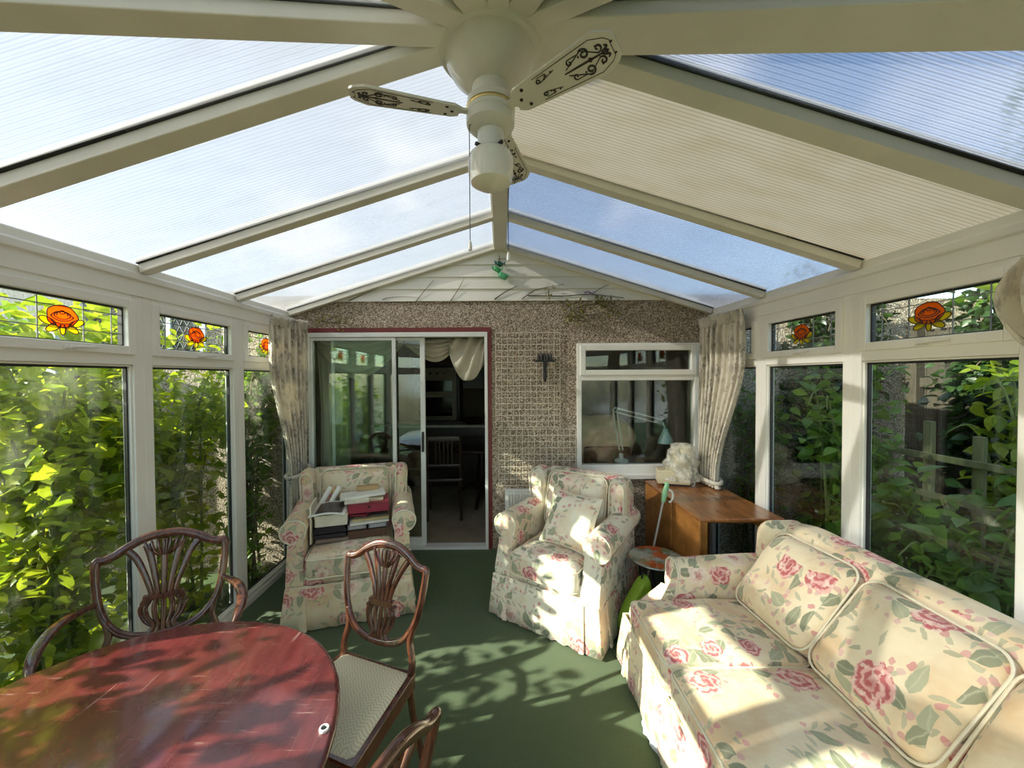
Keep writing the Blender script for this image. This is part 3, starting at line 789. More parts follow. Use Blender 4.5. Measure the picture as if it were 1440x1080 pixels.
# ------------------------------------------------------------------ the room beyond the door
FZ = .15; RY0, RY1 = D + T, 7.6
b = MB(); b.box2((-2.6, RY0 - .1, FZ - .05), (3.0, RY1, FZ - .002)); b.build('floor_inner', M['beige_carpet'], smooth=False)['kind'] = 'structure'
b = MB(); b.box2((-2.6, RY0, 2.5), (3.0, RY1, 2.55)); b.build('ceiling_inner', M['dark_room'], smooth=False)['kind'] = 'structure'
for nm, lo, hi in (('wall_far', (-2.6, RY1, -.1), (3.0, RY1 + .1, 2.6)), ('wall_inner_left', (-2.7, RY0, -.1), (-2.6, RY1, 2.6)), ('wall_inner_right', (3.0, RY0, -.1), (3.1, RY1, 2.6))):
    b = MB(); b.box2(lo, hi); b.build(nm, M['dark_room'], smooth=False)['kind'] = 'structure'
def at(px, py, Y): return Vector(((px - 704) * Y / 541, Y, 1.76 + (530 - py) * Y / 541))
# swags and drape behind the door glass
YS = D + .16
root = thing('door_drape', 'long pale drape hanging behind the fixed glass door panel', 'curtain', (-1.70, YS, FZ))
b = MB(); b.grid(lambda u, v: (-1.83 + .30 * u + .03 * math.sin(4 * v), YS + .075 + .028 * math.sin(2 * PI * 5 * u + v), lerp(2.13, FZ + .01, v)), 50, 12)
c = b.build('drape', M['swag'], root, root.location); c.modifiers.new('thick', 'SOLIDIFY').thickness = .005
def swag(label, x0, x1, ztop, drop, dy, asym=0):
    root = thing('curtain_swag', label, 'curtain', ((x0 + x1) / 2, YS + dy, ztop), 0, 'cream swags over the door')
    def f(u, v):
        s = math.sin(PI * min(1, max(0, u + asym * u * (1 - u)))) ** .8
        z = ztop - drop * v * s - .02 * v + .008 * math.sin(v * 30) * s
        return (lerp(x0, x1, u), YS + dy - .05 * s * math.sin(PI * v) + .014 * math.sin(v * 26 + u * 3), z)
    b = MB(); b.grid(f, 30, 36); c = b.build('drape', M['swag'], root, root.location); c.modifiers.new('thick', 'SOLIDIFY').thickness = .004
swag('wide cream swag draped behind the fixed glass panel of the door', -1.80, -.93, 2.14, .36, .0, .2)
swag('narrow cream swag in the door opening beside the hanging tail', -.98, -.42, 2.14, .20, .03, -.4)
root = thing('curtain_tail', 'cream gathered curtain tail hanging in the open half of the door', 'curtain', (-.33, YS - .02, 2.14))
def f(u, v):
    w = 2 * PI * (3.2 * u + 1.1 * v); zb = 2.08 - .36 * math.sin(PI * min(1, .04 + .96 * u ** .85)) ** .8
    x = lerp(-.52, -.10, u) + .10 * (.5 - u) * math.sin(PI * v) * .5 + .02 * v
    return (x, YS - .02 + .032 * math.sin(w + 2.2 * v) * (1 - .3 * v) - .05 * math.sin(PI * v), lerp(2.14, zb, v) + .006 * math.sin(w + 5 * v) * v)
b = MB(); b.grid(f, 60, 26); c = b.build('drape', M['swag'], root, root.location); c.modifiers.new('thick', 'SOLIDIFY').thickness = .005

# kitchen across the room
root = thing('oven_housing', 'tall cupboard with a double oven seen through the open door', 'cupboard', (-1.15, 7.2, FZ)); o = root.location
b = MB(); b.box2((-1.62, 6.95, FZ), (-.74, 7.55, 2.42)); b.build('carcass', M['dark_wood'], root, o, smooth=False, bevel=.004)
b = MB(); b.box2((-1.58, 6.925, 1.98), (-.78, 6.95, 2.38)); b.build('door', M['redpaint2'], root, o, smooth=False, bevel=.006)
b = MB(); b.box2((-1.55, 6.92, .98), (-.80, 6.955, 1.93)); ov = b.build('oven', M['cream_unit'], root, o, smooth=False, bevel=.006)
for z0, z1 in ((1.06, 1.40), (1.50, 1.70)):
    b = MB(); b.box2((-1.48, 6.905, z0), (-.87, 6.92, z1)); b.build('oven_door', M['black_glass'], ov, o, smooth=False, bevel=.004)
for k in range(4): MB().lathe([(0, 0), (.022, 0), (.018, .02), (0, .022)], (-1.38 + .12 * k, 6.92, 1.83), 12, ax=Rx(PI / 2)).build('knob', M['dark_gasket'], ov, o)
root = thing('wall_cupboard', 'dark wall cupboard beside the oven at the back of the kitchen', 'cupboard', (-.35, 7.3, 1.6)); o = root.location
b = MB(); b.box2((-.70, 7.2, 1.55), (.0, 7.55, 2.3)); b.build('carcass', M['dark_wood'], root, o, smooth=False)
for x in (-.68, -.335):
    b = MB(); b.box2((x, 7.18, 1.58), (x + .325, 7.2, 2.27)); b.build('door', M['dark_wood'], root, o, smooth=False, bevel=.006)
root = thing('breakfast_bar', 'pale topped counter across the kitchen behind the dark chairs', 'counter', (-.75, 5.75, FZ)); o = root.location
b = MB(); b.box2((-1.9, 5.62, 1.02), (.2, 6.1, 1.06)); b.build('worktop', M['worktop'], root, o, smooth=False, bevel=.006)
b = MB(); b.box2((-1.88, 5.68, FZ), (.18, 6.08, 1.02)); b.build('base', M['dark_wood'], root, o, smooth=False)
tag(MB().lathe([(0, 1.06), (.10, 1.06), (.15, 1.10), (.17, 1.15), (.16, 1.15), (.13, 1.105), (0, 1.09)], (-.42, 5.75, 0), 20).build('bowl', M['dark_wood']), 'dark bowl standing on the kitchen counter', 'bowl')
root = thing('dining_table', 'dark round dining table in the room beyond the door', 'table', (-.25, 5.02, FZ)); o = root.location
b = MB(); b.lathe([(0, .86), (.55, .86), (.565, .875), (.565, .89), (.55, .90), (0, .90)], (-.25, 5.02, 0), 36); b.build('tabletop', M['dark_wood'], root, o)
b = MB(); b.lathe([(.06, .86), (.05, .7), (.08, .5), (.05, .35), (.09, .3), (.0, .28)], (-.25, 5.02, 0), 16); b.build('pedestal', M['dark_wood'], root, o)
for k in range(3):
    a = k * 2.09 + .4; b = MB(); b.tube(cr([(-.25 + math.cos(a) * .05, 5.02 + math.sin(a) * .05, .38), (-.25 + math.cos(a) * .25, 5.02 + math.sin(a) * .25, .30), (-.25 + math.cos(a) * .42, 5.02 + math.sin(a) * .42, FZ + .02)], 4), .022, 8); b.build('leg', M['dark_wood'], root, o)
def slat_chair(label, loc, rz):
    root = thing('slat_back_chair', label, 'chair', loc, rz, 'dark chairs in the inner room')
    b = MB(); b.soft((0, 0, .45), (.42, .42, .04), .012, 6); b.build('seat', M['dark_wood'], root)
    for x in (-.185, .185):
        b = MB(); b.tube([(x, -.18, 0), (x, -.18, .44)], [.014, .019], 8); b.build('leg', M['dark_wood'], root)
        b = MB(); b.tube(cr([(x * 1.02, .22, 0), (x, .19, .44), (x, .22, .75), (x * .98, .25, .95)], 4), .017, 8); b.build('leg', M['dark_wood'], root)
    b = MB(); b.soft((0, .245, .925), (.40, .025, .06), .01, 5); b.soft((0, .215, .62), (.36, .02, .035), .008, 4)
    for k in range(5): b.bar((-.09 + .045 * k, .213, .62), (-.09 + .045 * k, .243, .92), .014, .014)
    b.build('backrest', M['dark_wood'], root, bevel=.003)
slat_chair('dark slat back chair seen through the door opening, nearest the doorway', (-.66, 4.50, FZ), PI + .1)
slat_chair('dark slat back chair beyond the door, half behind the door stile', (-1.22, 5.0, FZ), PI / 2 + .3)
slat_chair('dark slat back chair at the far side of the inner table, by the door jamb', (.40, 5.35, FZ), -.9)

# seen through the house window
root = thing('draped_wing_chair', 'high armchair under a peach throw behind the house window', 'armchair', (1.08, 4.62, FZ)); o = root.location
b = MB(); b.soft((1.08, 4.62, .42), (.72, .70, .55), .10, 10); b.build('seat', M['dark_wood'], root, o)
b = MB(); b.soft((1.10, 4.26, .98), (.66, .26, .70), .12, 14, fn=lambda p: (p.x + .06 * math.sin(5 * p.z), p.y + .05 * mnoise.noise(p * 7), p.z - .10 * sstep(.05, .32, p.x) + .02 * math.sin(11 * p.x) + .05 * mnoise.noise(p * 6))); b.build('throw', plain('peach_throw', (.92, .62, .42), .9, .12, 9, .4, 18), root, o)
b = MB(); b.soft((1.14, 4.115, .90), (.5, .06, .22), .07, 8); b.build('cushion', col('brown_cushion', (.16, .075, .04), .85), root, o)
root = thing('office_chair', 'dark green upholstered chair beyond the desk lamp behind glass', 'chair', (1.78, 4.7, FZ)); o = root.location
b = MB(); b.soft((1.78, 4.7, .95), (.46, .14, .55), .07, 10); b.build('backrest', col('dark_green_cloth', (.045, .05, .035), .9), root, o)
b = MB(); b.soft((1.78, 4.55, .62), (.48, .46, .12), .05, 8); b.build('seat', col('dark_green_cloth', (.045, .05, .035), .9), root, o)
b = MB(); b.lathe([(.03, .56), (.03, .24), (.22, .20), (.24, FZ), (0, FZ)], (1.78, 4.6, 0), 16); b.build('base', M['iron'], root, o)
root = thing('desk', 'dark desk standing inside the house window', 'desk', (1.45, 3.98, FZ)); o = root.location
b = MB(); b.box2((.95, 3.76, .86), (1.95, 4.08, .90)); b.build('top', M['dark_wood'], root, o, smooth=False, bevel=.004)
for x in (1.0, 1.9):
    for y in (3.80, 4.04):
        b = MB(); b.box2((x - .02, y - .02, FZ), (x + .02, y + .02, .86)); b.build('leg', M['dark_wood'], root, o, smooth=False)
root = thing('desk_lamp', 'white jointed desk lamp standing inside the house window', 'lamp', (1.19, 3.86, .90)); o = root.location
def A(px, py, Y=3.86): return at(px, py, Y)
b = MB(); b.lathe([(0, .90), (.07, .90), (.07, .92), (.02, .935), (.02, .98), (0, .98)], (1.21, 3.86, 0), 20); b.build('base', M['white_metal'], root, o)
b = MB()
for d in (0, 5): b.tube([A(871 + d, 634), A(862 + d, 577)], .0065, 6)
b.tube([A(862, 577), A(866, 574), A(870, 577)], .007, 6); b.build('lower_arm', M['white_metal'], root, o)
b = MB()
for d in (0, 6): b.tube([A(864, 574 + d), A(932, 592 + d)], .0065, 6)
b.build('upper_arm', M['white_metal'], root, o)
b = MB(); p = A(936, 612); b.lathe([(.022, .06), (.03, .03), (.07, -.06), (.078, -.09), (.07, -.09), (.0, -.02)], p, 20); b.tube([A(932, 595), A(935, 603)], .008, 6); b.build('shade', col('pale_blue_enamel', (.40, .55, .60), .35), root, o)
# ------------------------------------------------------------------ loose covered armchairs and sofa
def wr(p, a=.006, s=9, k=0):
    return a * mnoise.noise(Vector((p.x * s + k, p.y * s + 3.1 * k, p.z * s)))
def cushion_fn(d, puff, seed, pinch=.0):
    def f(p):
        u, v = 2 * p.x / d[0], 2 * p.y / d[1]
        k = max(0, 1 - u ** 4) * max(0, 1 - v ** 4)
        z = p.z + math.copysign(puff, p.z) * k * (1 if abs(p.z) > d[2] * .2 else .4)
        return (p.x * (1 - pinch * (v * v)), p.y * (1 - pinch * (u * u)), z + wr(p, .010, 7, seed) * (1 if p.z > 0 else .3))
    return f
def rrect(w, h, r, n=5):
    out = []
    for cx, cy, a0 in ((w / 2 - r, h / 2 - r, 0), (-w / 2 + r, h / 2 - r, PI / 2), (-w / 2 + r, -h / 2 + r, PI), (w / 2 - r, -h / 2 + r, 1.5 * PI)):
        for k in range(n + 1):
            a = a0 + PI / 2 * k / n; out.append((cx + r * math.cos(a), cy + r * math.sin(a)))
    return out
def piped(b, d, r, fn, zo, rot, c, m=1, pr=.0055):
    """piping cord round the edge of a cushion at height zo"""
    pts = []
    for x, y in rrect(d[0] - .004, d[1] - .004, r, 6):
        p = Vector((x, y, zo)); 
        if rot is not None: p = rot @ p
        pts.append(p + Vector(c))
    b.tube(pts, pr, 6, m, closed=True)
def seat_furniture(root, W, depth, aw, mat, seat_z=.46, arm_z=.66, back_z=.93, ns=1, nb=None, setback=.06, sd=.60, wing=.13, pleat=True, lean=.16, backs=True, seedk=0, arm_over=.035, base_d=None):
    """root frame: x along the width, -y to the front, z up. W between the arms"""
    nb = nb or ns; cloth = M[mat]; pipe = M['plaincloth']; mt = [cloth, pipe]
    tw = W + 2 * aw; F = -depth / 2; B = depth / 2; bd = B if base_d is None else base_d
    # carcass
    b = MB(); b.soft((0, (F + bd) / 2 + .008, .22), (tw - .036, bd - F - .02, .36), .03, 8); b.build('base', cloth, root)
    # valance: flared skirt with box pleats at the front corners
    path = []
    hx, N = tw / 2 - .015, 26
    for k in range(9): path.append((-hx, lerp(bd, F, k / 8)))
    for k in range(1, N): path.append((lerp(-hx, hx, k / N), F))
    for k in range(9): path.append((hx, lerp(F, bd, k / 8)))
    def out(i):
        x, y = path[i]; o = Vector((0, 0))
        if i <= 8: o.x = -1
        if 8 <= i <= 8 + N: o.y = -1
        if i >= 8 + N: o.x = 1
        return o
    b = MB(); zs = [.30, .22, .12, .012]
    for zi in range(3):
        pass
    rows = []
    for z in zs:
        k = (.30 - z) / .30; row = []
        for i, (x, y) in enumerate(path):
            o = out(i); w = .008 + .030 * k + .007 * k * math.sin(i * 1.9 + seedk)
            row.append((x + o.x * w, y + o.y * w, z + .004 * math.sin(i * 2.3)))
        rows.append(row)
    vs = [p for r in rows for p in r]; n = len(path)
    b.add(vs, [(j * n + i, j * n + i + 1, (j + 1) * n + i + 1, (j + 1) * n + i) for j in range(3) for i in range(n - 1)])
    for x in (-hx + .10, hx - .10):         # pleat flaps
        if pleat:
            for sgn in (-1, 1):
                b.poly([(x, F - .010, .295), (x + sgn * .012, F - .014, .295), (x + sgn * .024, F - .046, .014), (x + sgn * .002, F - .050, .012)], .004, (0, -1, 0))
            sx = 1 if x > 0 else -1
            b.poly([(sx * (hx + .012), F + .11, .295), (sx * (hx + .016), F + .122, .295), (sx * (hx + .046), F + .135, .014), (sx * (hx + .050), F + .112, .012)], .004, (sx, 0, 0))
    row = [Vector(p) for p in rows[0]]
    b.tube([p + Vector((0, 0, .0)) for p in row], .005, 6, 1)
    o = b.build('skirt', mt, root, fix=False); o.modifiers.new('thick', 'SOLIDIFY').thickness = .008
    # arms: scroll section run from front to back
    for s in (-1, 1):
        xin = W / 2; R = .082 if arm_over < .05 else .09
        cxs, czs = xin + aw * .55 + arm_over * .3, arm_z - R
        sec = [(xin, .10), (xin + .005, .30), (xin + .01, arm_z - 1.7 * R)]
        for k in range(13):
            a = PI * .92 - (PI * 1.45) * k / 12
            sec.append((cxs + R * 1.08 * math.cos(a), czs + R * math.sin(a)))
        sec += [(xin + aw - .005, arm_z - 2.2 * R), (xin + aw, .32), (xin + aw + .006, .10)]
        def sect(y, ins, zk=0):
            mx = sum(q[0] for q in sec) / len(sec); mz = sum(q[1] for q in sec) / len(sec); L = []
            for x, z in sec:
                k = 1 - ins / .2
                sw = setback * sstep(.26, arm_z - .10, z) if y < F + .3 else 0
                sw *= 1 - sstep(F + .02, F + .3, y)
                p = Vector((mx + (x - mx) * k, y + sw, mz + (z - mz) * k + zk * sstep(.35, .6, z)))
                p += Vector((0, 0, 1)) * wr(p, .008, 6, seedk + s)
                L.append((s * p.x, p.y, p.z))
            return L
        b = MB(); ys = [(F + .002, .020), (F + .006, .008), (F + .016, 0)] + [(lerp(F + .03, B - .10, k / 9), 0) for k in range(10)] + [(B - .08, .01)]
        b.loft([sect(y, i, .03 * sstep(F + .2, B, y)) for y, i in ys])
        fr = sect(F + .010, .002); b.tube([Vector(p) + Vector((0, -.004, 0)) for p in fr[2:-2]], .006, 6, 1)
        b.build('arm', mt, root, angle=60)
        # wing panel between arm and back
        if wing:
            def wf(p, s=s):
                t = sstep(-.14, .22, p.z)
                return (p.x + s * .012 * t, p.y + lean * (p.z + .15) + (.07 * (1 - t)) , p.z + wr(p, .008, 8, 5 + s))
            b = MB(); b.soft((s * (xin + aw * .52 - .005), B - .30, back_z - .195), (aw * .95, .20, .44), .055, 10, wf)
            pts = []
            for q in rrect(aw * .95 - .03, .40, .05, 5):
                p = Vector((q[0], -.098, q[1])); p = Vector(wf(p)); pts.append(p + Vector((s * (xin + aw * .52 - .005), B - .30, back_z - .195)))
            b.tube(pts, .0055, 6, 1, closed=True)
            b.build('wing', mt, root)
    # back
    def bf(p):
        u = 2 * p.x / tw
        return (p.x, p.y + lean * (p.z + .25), p.z - .035 * sstep(.75, 1.0, abs(u)) * (p.z > 0) + wr(p, .008, 5, seedk + 9))
    bh = back_z - .10
    b = MB(); b.soft((0, B - .20, .10 + bh / 2), (tw - .03, .20, bh), .075, 16 if ns == 1 else 30, bf); b.build('backrest', mt, root)
    # seat cushions
    cw = W / ns
    for k in range(ns):
        c = (-W / 2 + cw * (k + .5), F + sd / 2 - .03, seat_z - .065); d = (cw - .006, sd, .17)
        fn = cushion_fn(d, .022, k + seedk); b = MB()
        b.soft(c, d, .045, 14, fn); piped(b, d, .05, fn, .062, None, c); piped(b, d, .05, fn, -.068, None, c)
        b.build('seat_cushion', mt, root)
    return F, B
def back_cushions(root, W, nb, y0, seat_z, hgt, mat, tilt=.32, th=.17, puff=.045, seedk=0, skew=None):
    cw = W / nb
    for k in range(nb):
        d = (cw - .012, hgt, th); R = Rx(PI / 2 - tilt)
        c = Vector((-W / 2 + cw * (k + .5), y0, seat_z)) + R @ Vector((0, hgt / 2, 0))
        if skew: R = R @ Rz(skew[k])
        fn = cushion_fn(d, puff, 3 * k + seedk, .02); b = MB()
        b.soft(c, d, .065, 16, fn, R); piped(b, d, .07, fn, th * .36, R, c); piped(b, d, .07, fn, -th * .36, R, c)
        b.build('back_cushion', [M[mat], M['plaincloth']], root)

# armchair in front of the radiator
def chair_root(name, label, loc, rz): return thing(name, label, 'armchair', loc, rz, 'floral loose covered armchairs')
ac = chair_root('armchair', 'floral loose covered armchair with a scatter cushion, in front of the radiator', (.520, 2.96, 0), -math.radians(35.3))
seat_furniture(ac, .53, .84, .145, 'floral2', .485, .735, .965, 1, setback=.07, sd=.62, lean=.17, seedk=1, arm_over=.05)
back_cushions(ac, .52, 1, .115, .53, .45, 'floral2', .26, .17, .05, 4)
# its scatter cushion
def local_to_world(root, p): return Matrix.Translation(root.location) @ Matrix.Rotation(root.rotation_euler.z, 4, 'Z') @ Vector(p)
def throw_cushion(label, loc, S, mat, rot, seed):
    root = thing('scatter_cushion', label, 'cushion', loc); root.rotation_euler = rot
    def sh(u, v, s):
        u, v = 2 * u - 1, 2 * v - 1; k = (max(0, 1 - abs(u) ** 2.6) * max(0, 1 - abs(v) ** 2.6)) ** .55
        ear = 1 - .10 * (1 - u * u) * abs(v) ** 2 ; ear2 = 1 - .10 * (1 - v * v) * abs(u) ** 2
        p = Vector((u * S / 2 * ear2, v * S / 2 * ear, 0)); return (p.x, p.y, s * (S * .17 * k) + wr(p, .012, 11, seed) * k)
    b = MB(); b.grid(lambda u, v: sh(u, v, 1), 20, 20); b.grid(lambda u, v: sh(u, v, -1), 20, 20)
    edge = [sh(k / 20, 0, 0) for k in range(20)] + [sh(1, k / 20, 0) for k in range(20)] + [sh(1 - k / 20, 1, 0) for k in range(20)] + [sh(0, 1 - k / 20, 0) for k in range(20)]
    b.tube(edge, .005, 6, 1, closed=True); b.build('cover', [M[mat], M['plaincloth']], root)
    return root
p = local_to_world(ac, (.09, -.155, .715))
throw_cushion('square floral scatter cushion leaning on the back of the radiator armchair', p, .40, 'floral2', (math.radians(62), .05, ac.rotation_euler.z - .06), 3)

# armchair piled with books
bc = chair_root('armchair', 'floral armchair beside the sliding door piled with books and files', (-1.20, 3.13, 0), math.radians(16))
seat_furniture(bc, .60, .80, .125, 'floral3', .49, .755, .98, 1, setback=.05, sd=.60, lean=.14, seedk=6, base_d=.28)
back_cushions(bc, .58, 1, .165, .53, .45, 'floral3', .18, .15, .04, 8)

# sofa
sf = thing('sofa', 'long floral three seat sofa standing along the right hand windows', 'sofa', (1.33, 1.42, 0), -PI / 2)
seat_furniture(sf, 1.56, 1.14, .15, 'floral', .465, .665, .91, 3, setback=.26, sd=.66, wing=0, lean=.05, seedk=12)
back_cushions(sf, 1.55, 3, .035, .475, .47, 'floral', .66, .15, .04, 5, (.03, -.02, .02))
for s in (-1, 1):                               # rounded ends of the rolled back
    def wf(p, s=s): return (p.x, p.y + .05 * (p.z + .2), p.z - .05 * sstep(.0, .12, s * p.x) * (p.z > 0))
    b = MB(); b.soft((s * (.78 + .075 - .01), .32, .70), (.16, .26, .40), .07, 10, wf); b.build('wing', [M['floral'], M['plaincloth']], sf)
# torn lining hanging under the front
r = random.Random(5); b = MB(); top = []; bot = []
for k in range(30):
    x = lerp(-.50, .10, k / 29); top.append((x, -.588, .05 + .006 * math.sin(k))); bot.append((x + r.uniform(-.006, .006), -.612 - r.uniform(0, .016) - .012 * math.sin(k * .45), .004 + r.uniform(0, .006)))
mid = [(lerp(a[0], c[0], .5), -.603 - .004 * math.sin(i * 1.7), .028) for i, (a, c) in enumerate(zip(top, bot))]
b.add(top + mid + bot, [(i + j * 30, i + 1 + j * 30, i + 31 + j * 30, i + 30 + j * 30) for i in range(29) for j in range(2)])
b.build('torn_lining', col('white_lining', (.72, .73, .75), .9), sf, fix=False).modifiers.new('thick', 'SOLIDIFY').thickness = .003

# ------------------------------------------------------------------ things piled in that armchair
def pile(name, label, cat, lp, rz, group=None, rx=0, ry=0):
    r_ = thing(name, label, cat, local_to_world(bc, lp), 0, group); r_.rotation_euler = (rx, ry, bc.rotation_euler.z + rz); return r_
PAGE = col('page_edge', (.68, .62, .48), .9)
def book(label, lp, d, c, rz=0, group=None, name='book', ry=0, rx=0, page=None):
    root = pile(name, label, 'book', lp, rz, group or 'books and folders piled in the armchair', rx, ry); w, dp, h = d; cv = col(label[:28].replace(' ', '_') + '_cover', c, .45)
    b = MB(); b.box((0, 0, .0025), (w, dp, .005)); b.box((0, 0, h - .0025), (w, dp, .005)); b.box((0, -dp / 2 + .003, h / 2), (w, .006, h)); b.build('cover', cv, root, smooth=False, bevel=.0015)
    b = MB(); b.box((0, .006, h / 2), (w - .012, dp - .016, h - .010)); b.build('pages', page or PAGE, root, smooth=False)
    return root
zc = .535; yf = -.24
# left stack
z = zc; L = -.152
book('wide grey brown album at the bottom of the pile nearest the left arm', (L + .01, yf + .11, z), (.225, .25, .028), (.20, .15, .12), .03); z += .030
book('black book lowest of the three black ones in the left pile', (L, yf + .11, z), (.215, .24, .030), (.018, .014, .018), .0); z += .031
book('black book with pale page edge, middle of the three in the left pile', (L - .004, yf + .12, z), (.220, .24, .026), (.022, .016, .02), .05); z += .028
book('thin black book topmost of the three under the cream box', (L, yf + .11, z), (.215, .25, .022), (.016, .012, .016), -.03); z += .024
root = pile('storage_box', 'cream cardboard box on top of the black books in the armchair', 'box', (L + .004, yf + .125, z), .02); b = MB(); b.box((0, 0, .038), (.225, .25, .076)); b.build('tray', col('cream_card', (.72, .66, .52), .8), root, smooth=False, bevel=.004); b = MB(); b.box((0, 0, .074), (.231, .256, .022)); b.build('lid', col('cream_card', (.72, .66, .52), .8), root, smooth=False, bevel=.003); z += .088
root = pile('magazine', 'open magazine with a dark picture lying on the cream box', 'magazine', (L - .012, yf + .09, z), -.05)
b = MB(); b.grid(lambda u, v: (lerp(-.13, .13, u), lerp(-.13, .14, v), .006 + .018 * math.sin(PI * u) + .012 * v), 14, 6); o = b.build('pages', col('magazine_page', (.74, .71, .63), .5), root); o.modifiers.new('thick', 'SOLIDIFY').thickness = .007
b = MB(); b.grid(lambda u, v: (lerp(-.085, .10, u), lerp(-.11, .10, v), .0105 + .018 * math.sin(PI * lerp(.17, .88, u)) + .012 * lerp(.07, .89, v)), 10, 6); b.build('dark_picture', col('magazine_photo', (.05, .035, .03), .3, .6), root)
# right stack
z = zc; Rr = .105
book('large brown book at the bottom of the right hand pile', (Rr, yf + .13, z), (.285, .26, .062), (.085, .040, .022), .06); z += .064
for k, (nm, x) in enumerate((('grey video case in the pile, next to the cream box', Rr - .075), ('grey video case in the pile, against the right arm', Rr + .075))):
    root = pile('video_case', nm, 'video case', (x, yf + .11, z), .05, 'grey video cases'); b = MB(); b.box((0, 0, .019), (.136, .20, .038)); b.build('case', col('grey_plastic', (.20, .20, .22), .35), root, smooth=False, bevel=.004)
    b = MB(); b.box((0, -.101, .019), (.11, .002, .024)); b.build('spine_label', col('pale_label', (.36, .35, .36), .5), root, smooth=False)
z += .040
book('white paper folder lying on the grey video cases', (Rr + .01, yf + .12, z), (.285, .25, .020), (.74, .71, .62), .10); z += .021
book('yellowed folder lying on the white one', (Rr + .03, yf + .13, z), (.265, .23, .016), (.55, .44, .20), .02); z += .017
book('dark folder directly under the red box file', (Rr + .03, yf + .14, z), (.25, .22, .010), (.16, .13, .10), .08); z += .011
book('dark red book jutting out beside the red box file', (.03, yf + .15, z), (.20, .22, .020), (.17, .006, .020), -.22); z += .021
root = pile('box_file', 'red box file with a black knob on top of the pile', 'box file', (Rr + .012, yf + .16, z + .004), .03); b = MB(); b.box((0, 0, .034), (.30, .25, .066)); b.build('case', col('crimson_card', (.29, .022, .045), .5), root, smooth=False, bevel=.003)
b = MB(); b.lathe([(0, .012), (.008, .012), (.009, .003), (.005, 0), (0, 0)], (0, -.126, .045), 12, ax=Rx(PI / 2)); b.build('knob', M['iron'], root)
b = MB(); b.box((0, -.1262, .066), (.296, .002, .002)); b.build('lid_seam', M['iron'], root, smooth=False); z += .072
for k, (lb, dx, dy, s, c, a) in enumerate((('sheaf of papers lying on the red box file', -.05, .17, (.18, .20, .018), (.70, .66, .52), .06), ('tan envelope lying on the red box file', .09, .19, (.13, .19, .014), (.50, .42, .28), -.04))):
    tag(MB().box((0, 0, s[2] / 2), s).build('paper_sheaf', col(f'paper_{k}', c, .8), smooth=False, bevel=.002), lb, 'papers').matrix_world = Matrix.Translation(local_to_world(bc, (Rr + dx - .03, yf + dy, z))) @ Matrix.Rotation(bc.rotation_euler.z + a, 4, 'Z')
z += .019
o = MB().box((0, 0, .010), (.34, .16, .020)).build('picture_mount', col('white_board_edge', (.76, .74, .66), .6), smooth=False, bevel=.002)
tag(o, 'long white board laid across the top of the pile', 'board').matrix_world = Matrix.Translation(local_to_world(bc, (Rr - .04, yf + .22, z))) @ Matrix.Rotation(bc.rotation_euler.z + .10, 4, 'Z') @ Matrix.Rotation(-.04, 4, 'Y')
TAN = col('tan_card', (.50, .33, .16), .8)
for lb, x, y, w in (('small tan card box at the back of the pile, next to the rolled papers', -.165, .30, .06), ('tan card tube box on the white board, towards the right arm', .10, .29, .17)):
    o = MB().box((0, 0, .018), (w, .06, .036)).build('card_box', TAN, smooth=False, bevel=.004); tag(o, lb, 'box').matrix_world = Matrix.Translation(local_to_world(bc, (x, yf + y, z + .022))) @ Matrix.Rotation(bc.rotation_euler.z, 4, 'Z')
for lb, x0, x1 in (('rolled white paper leaning in the chair, nearer the left wing', -.255, -.185), ('rolled white paper leaning beside the red files', -.185, -.115)):
    a = local_to_world(bc, (x0, -.01, .745)); c = local_to_world(bc, (x1, .045, .87)); root = thing('paper_roll', lb, 'paper roll', a, 0, 'rolled white papers')
    MB().tube([a, c], .020, 12).build('roll', col('roll_paper', (.74, .71, .64), .7), root, a)
a = local_to_world(bc, (-.284, yf - .01, zc)); root = thing('framed_board', 'thin cream framed board stood on edge against the left arm', 'board', a); root.rotation_euler = (0, 0, bc.rotation_euler.z)
MB().box((0, .11, .14), (.012, .24, .28)).build('board', col('cream_card', (.72, .66, .52), .8), root, smooth=False, bevel=.002)
# ------------------------------------------------------------------ drop leaf table and what stands about it
root = thing('drop_leaf_table', 'golden oak drop leaf table under the house window', 'table', (1.58, 3.06, 0)); o = root.location
TX0, TX1, TY0, TY1, TZ = 1.325, 1.90, 2.56, 3.53, .80
b = MB(); b.box2((TX0, TY0, TZ - .022), (TX1, TY1, TZ)); b.build('top', M['oak_top'], root, o, smooth=False, bevel=.006, seg=3)
b = MB(); b.box2((TX0 - .004, TY0 + .42, .16), (TX0 + .016, TY1 - .02, TZ - .024)); b.build('drop_leaf', M['oak'], root, o, smooth=False, bevel=.005)
b = MB(); b.box2((TX0 + .006, TY0 + .015, .06), (TX0 + .026, TY0 + .415, TZ - .024)); b.build('end_panel', M['oak'], root, o, smooth=False, bevel=.004)
b = MB(); b.box2((TX0 + .03, TY0 + .26, TZ - .13), (TX1 - .02, TY0 + .285, TZ - .022)); b.box2((TX0 + .03, TY1 - .06, TZ - .13), (TX1 - .02, TY1 - .04, TZ - .022)); b.box2((TX1 - .05, TY0 + .06, TZ - .13), (TX1 - .03, TY1 - .04, TZ - .022)); b.build('apron', M['oak'], root, o, smooth=False, bevel=.003)
for x in (TX0 + .05, TX1 - .05):
    for y in (TY0 + .05, TY1 - .07):
        b = MB(); b.box((x, y, .39), (.045, .045, .78)); b.build('leg', M['oak'], root, o, smooth=False, bevel=.004)
for x in (TX0 + .05, TX1 - .05): MB().bar((x, TY0 + .05, .14), (x, TY1 - .07, .14), .03, .04).build('stretcher', M['oak'], root, o, smooth=False)

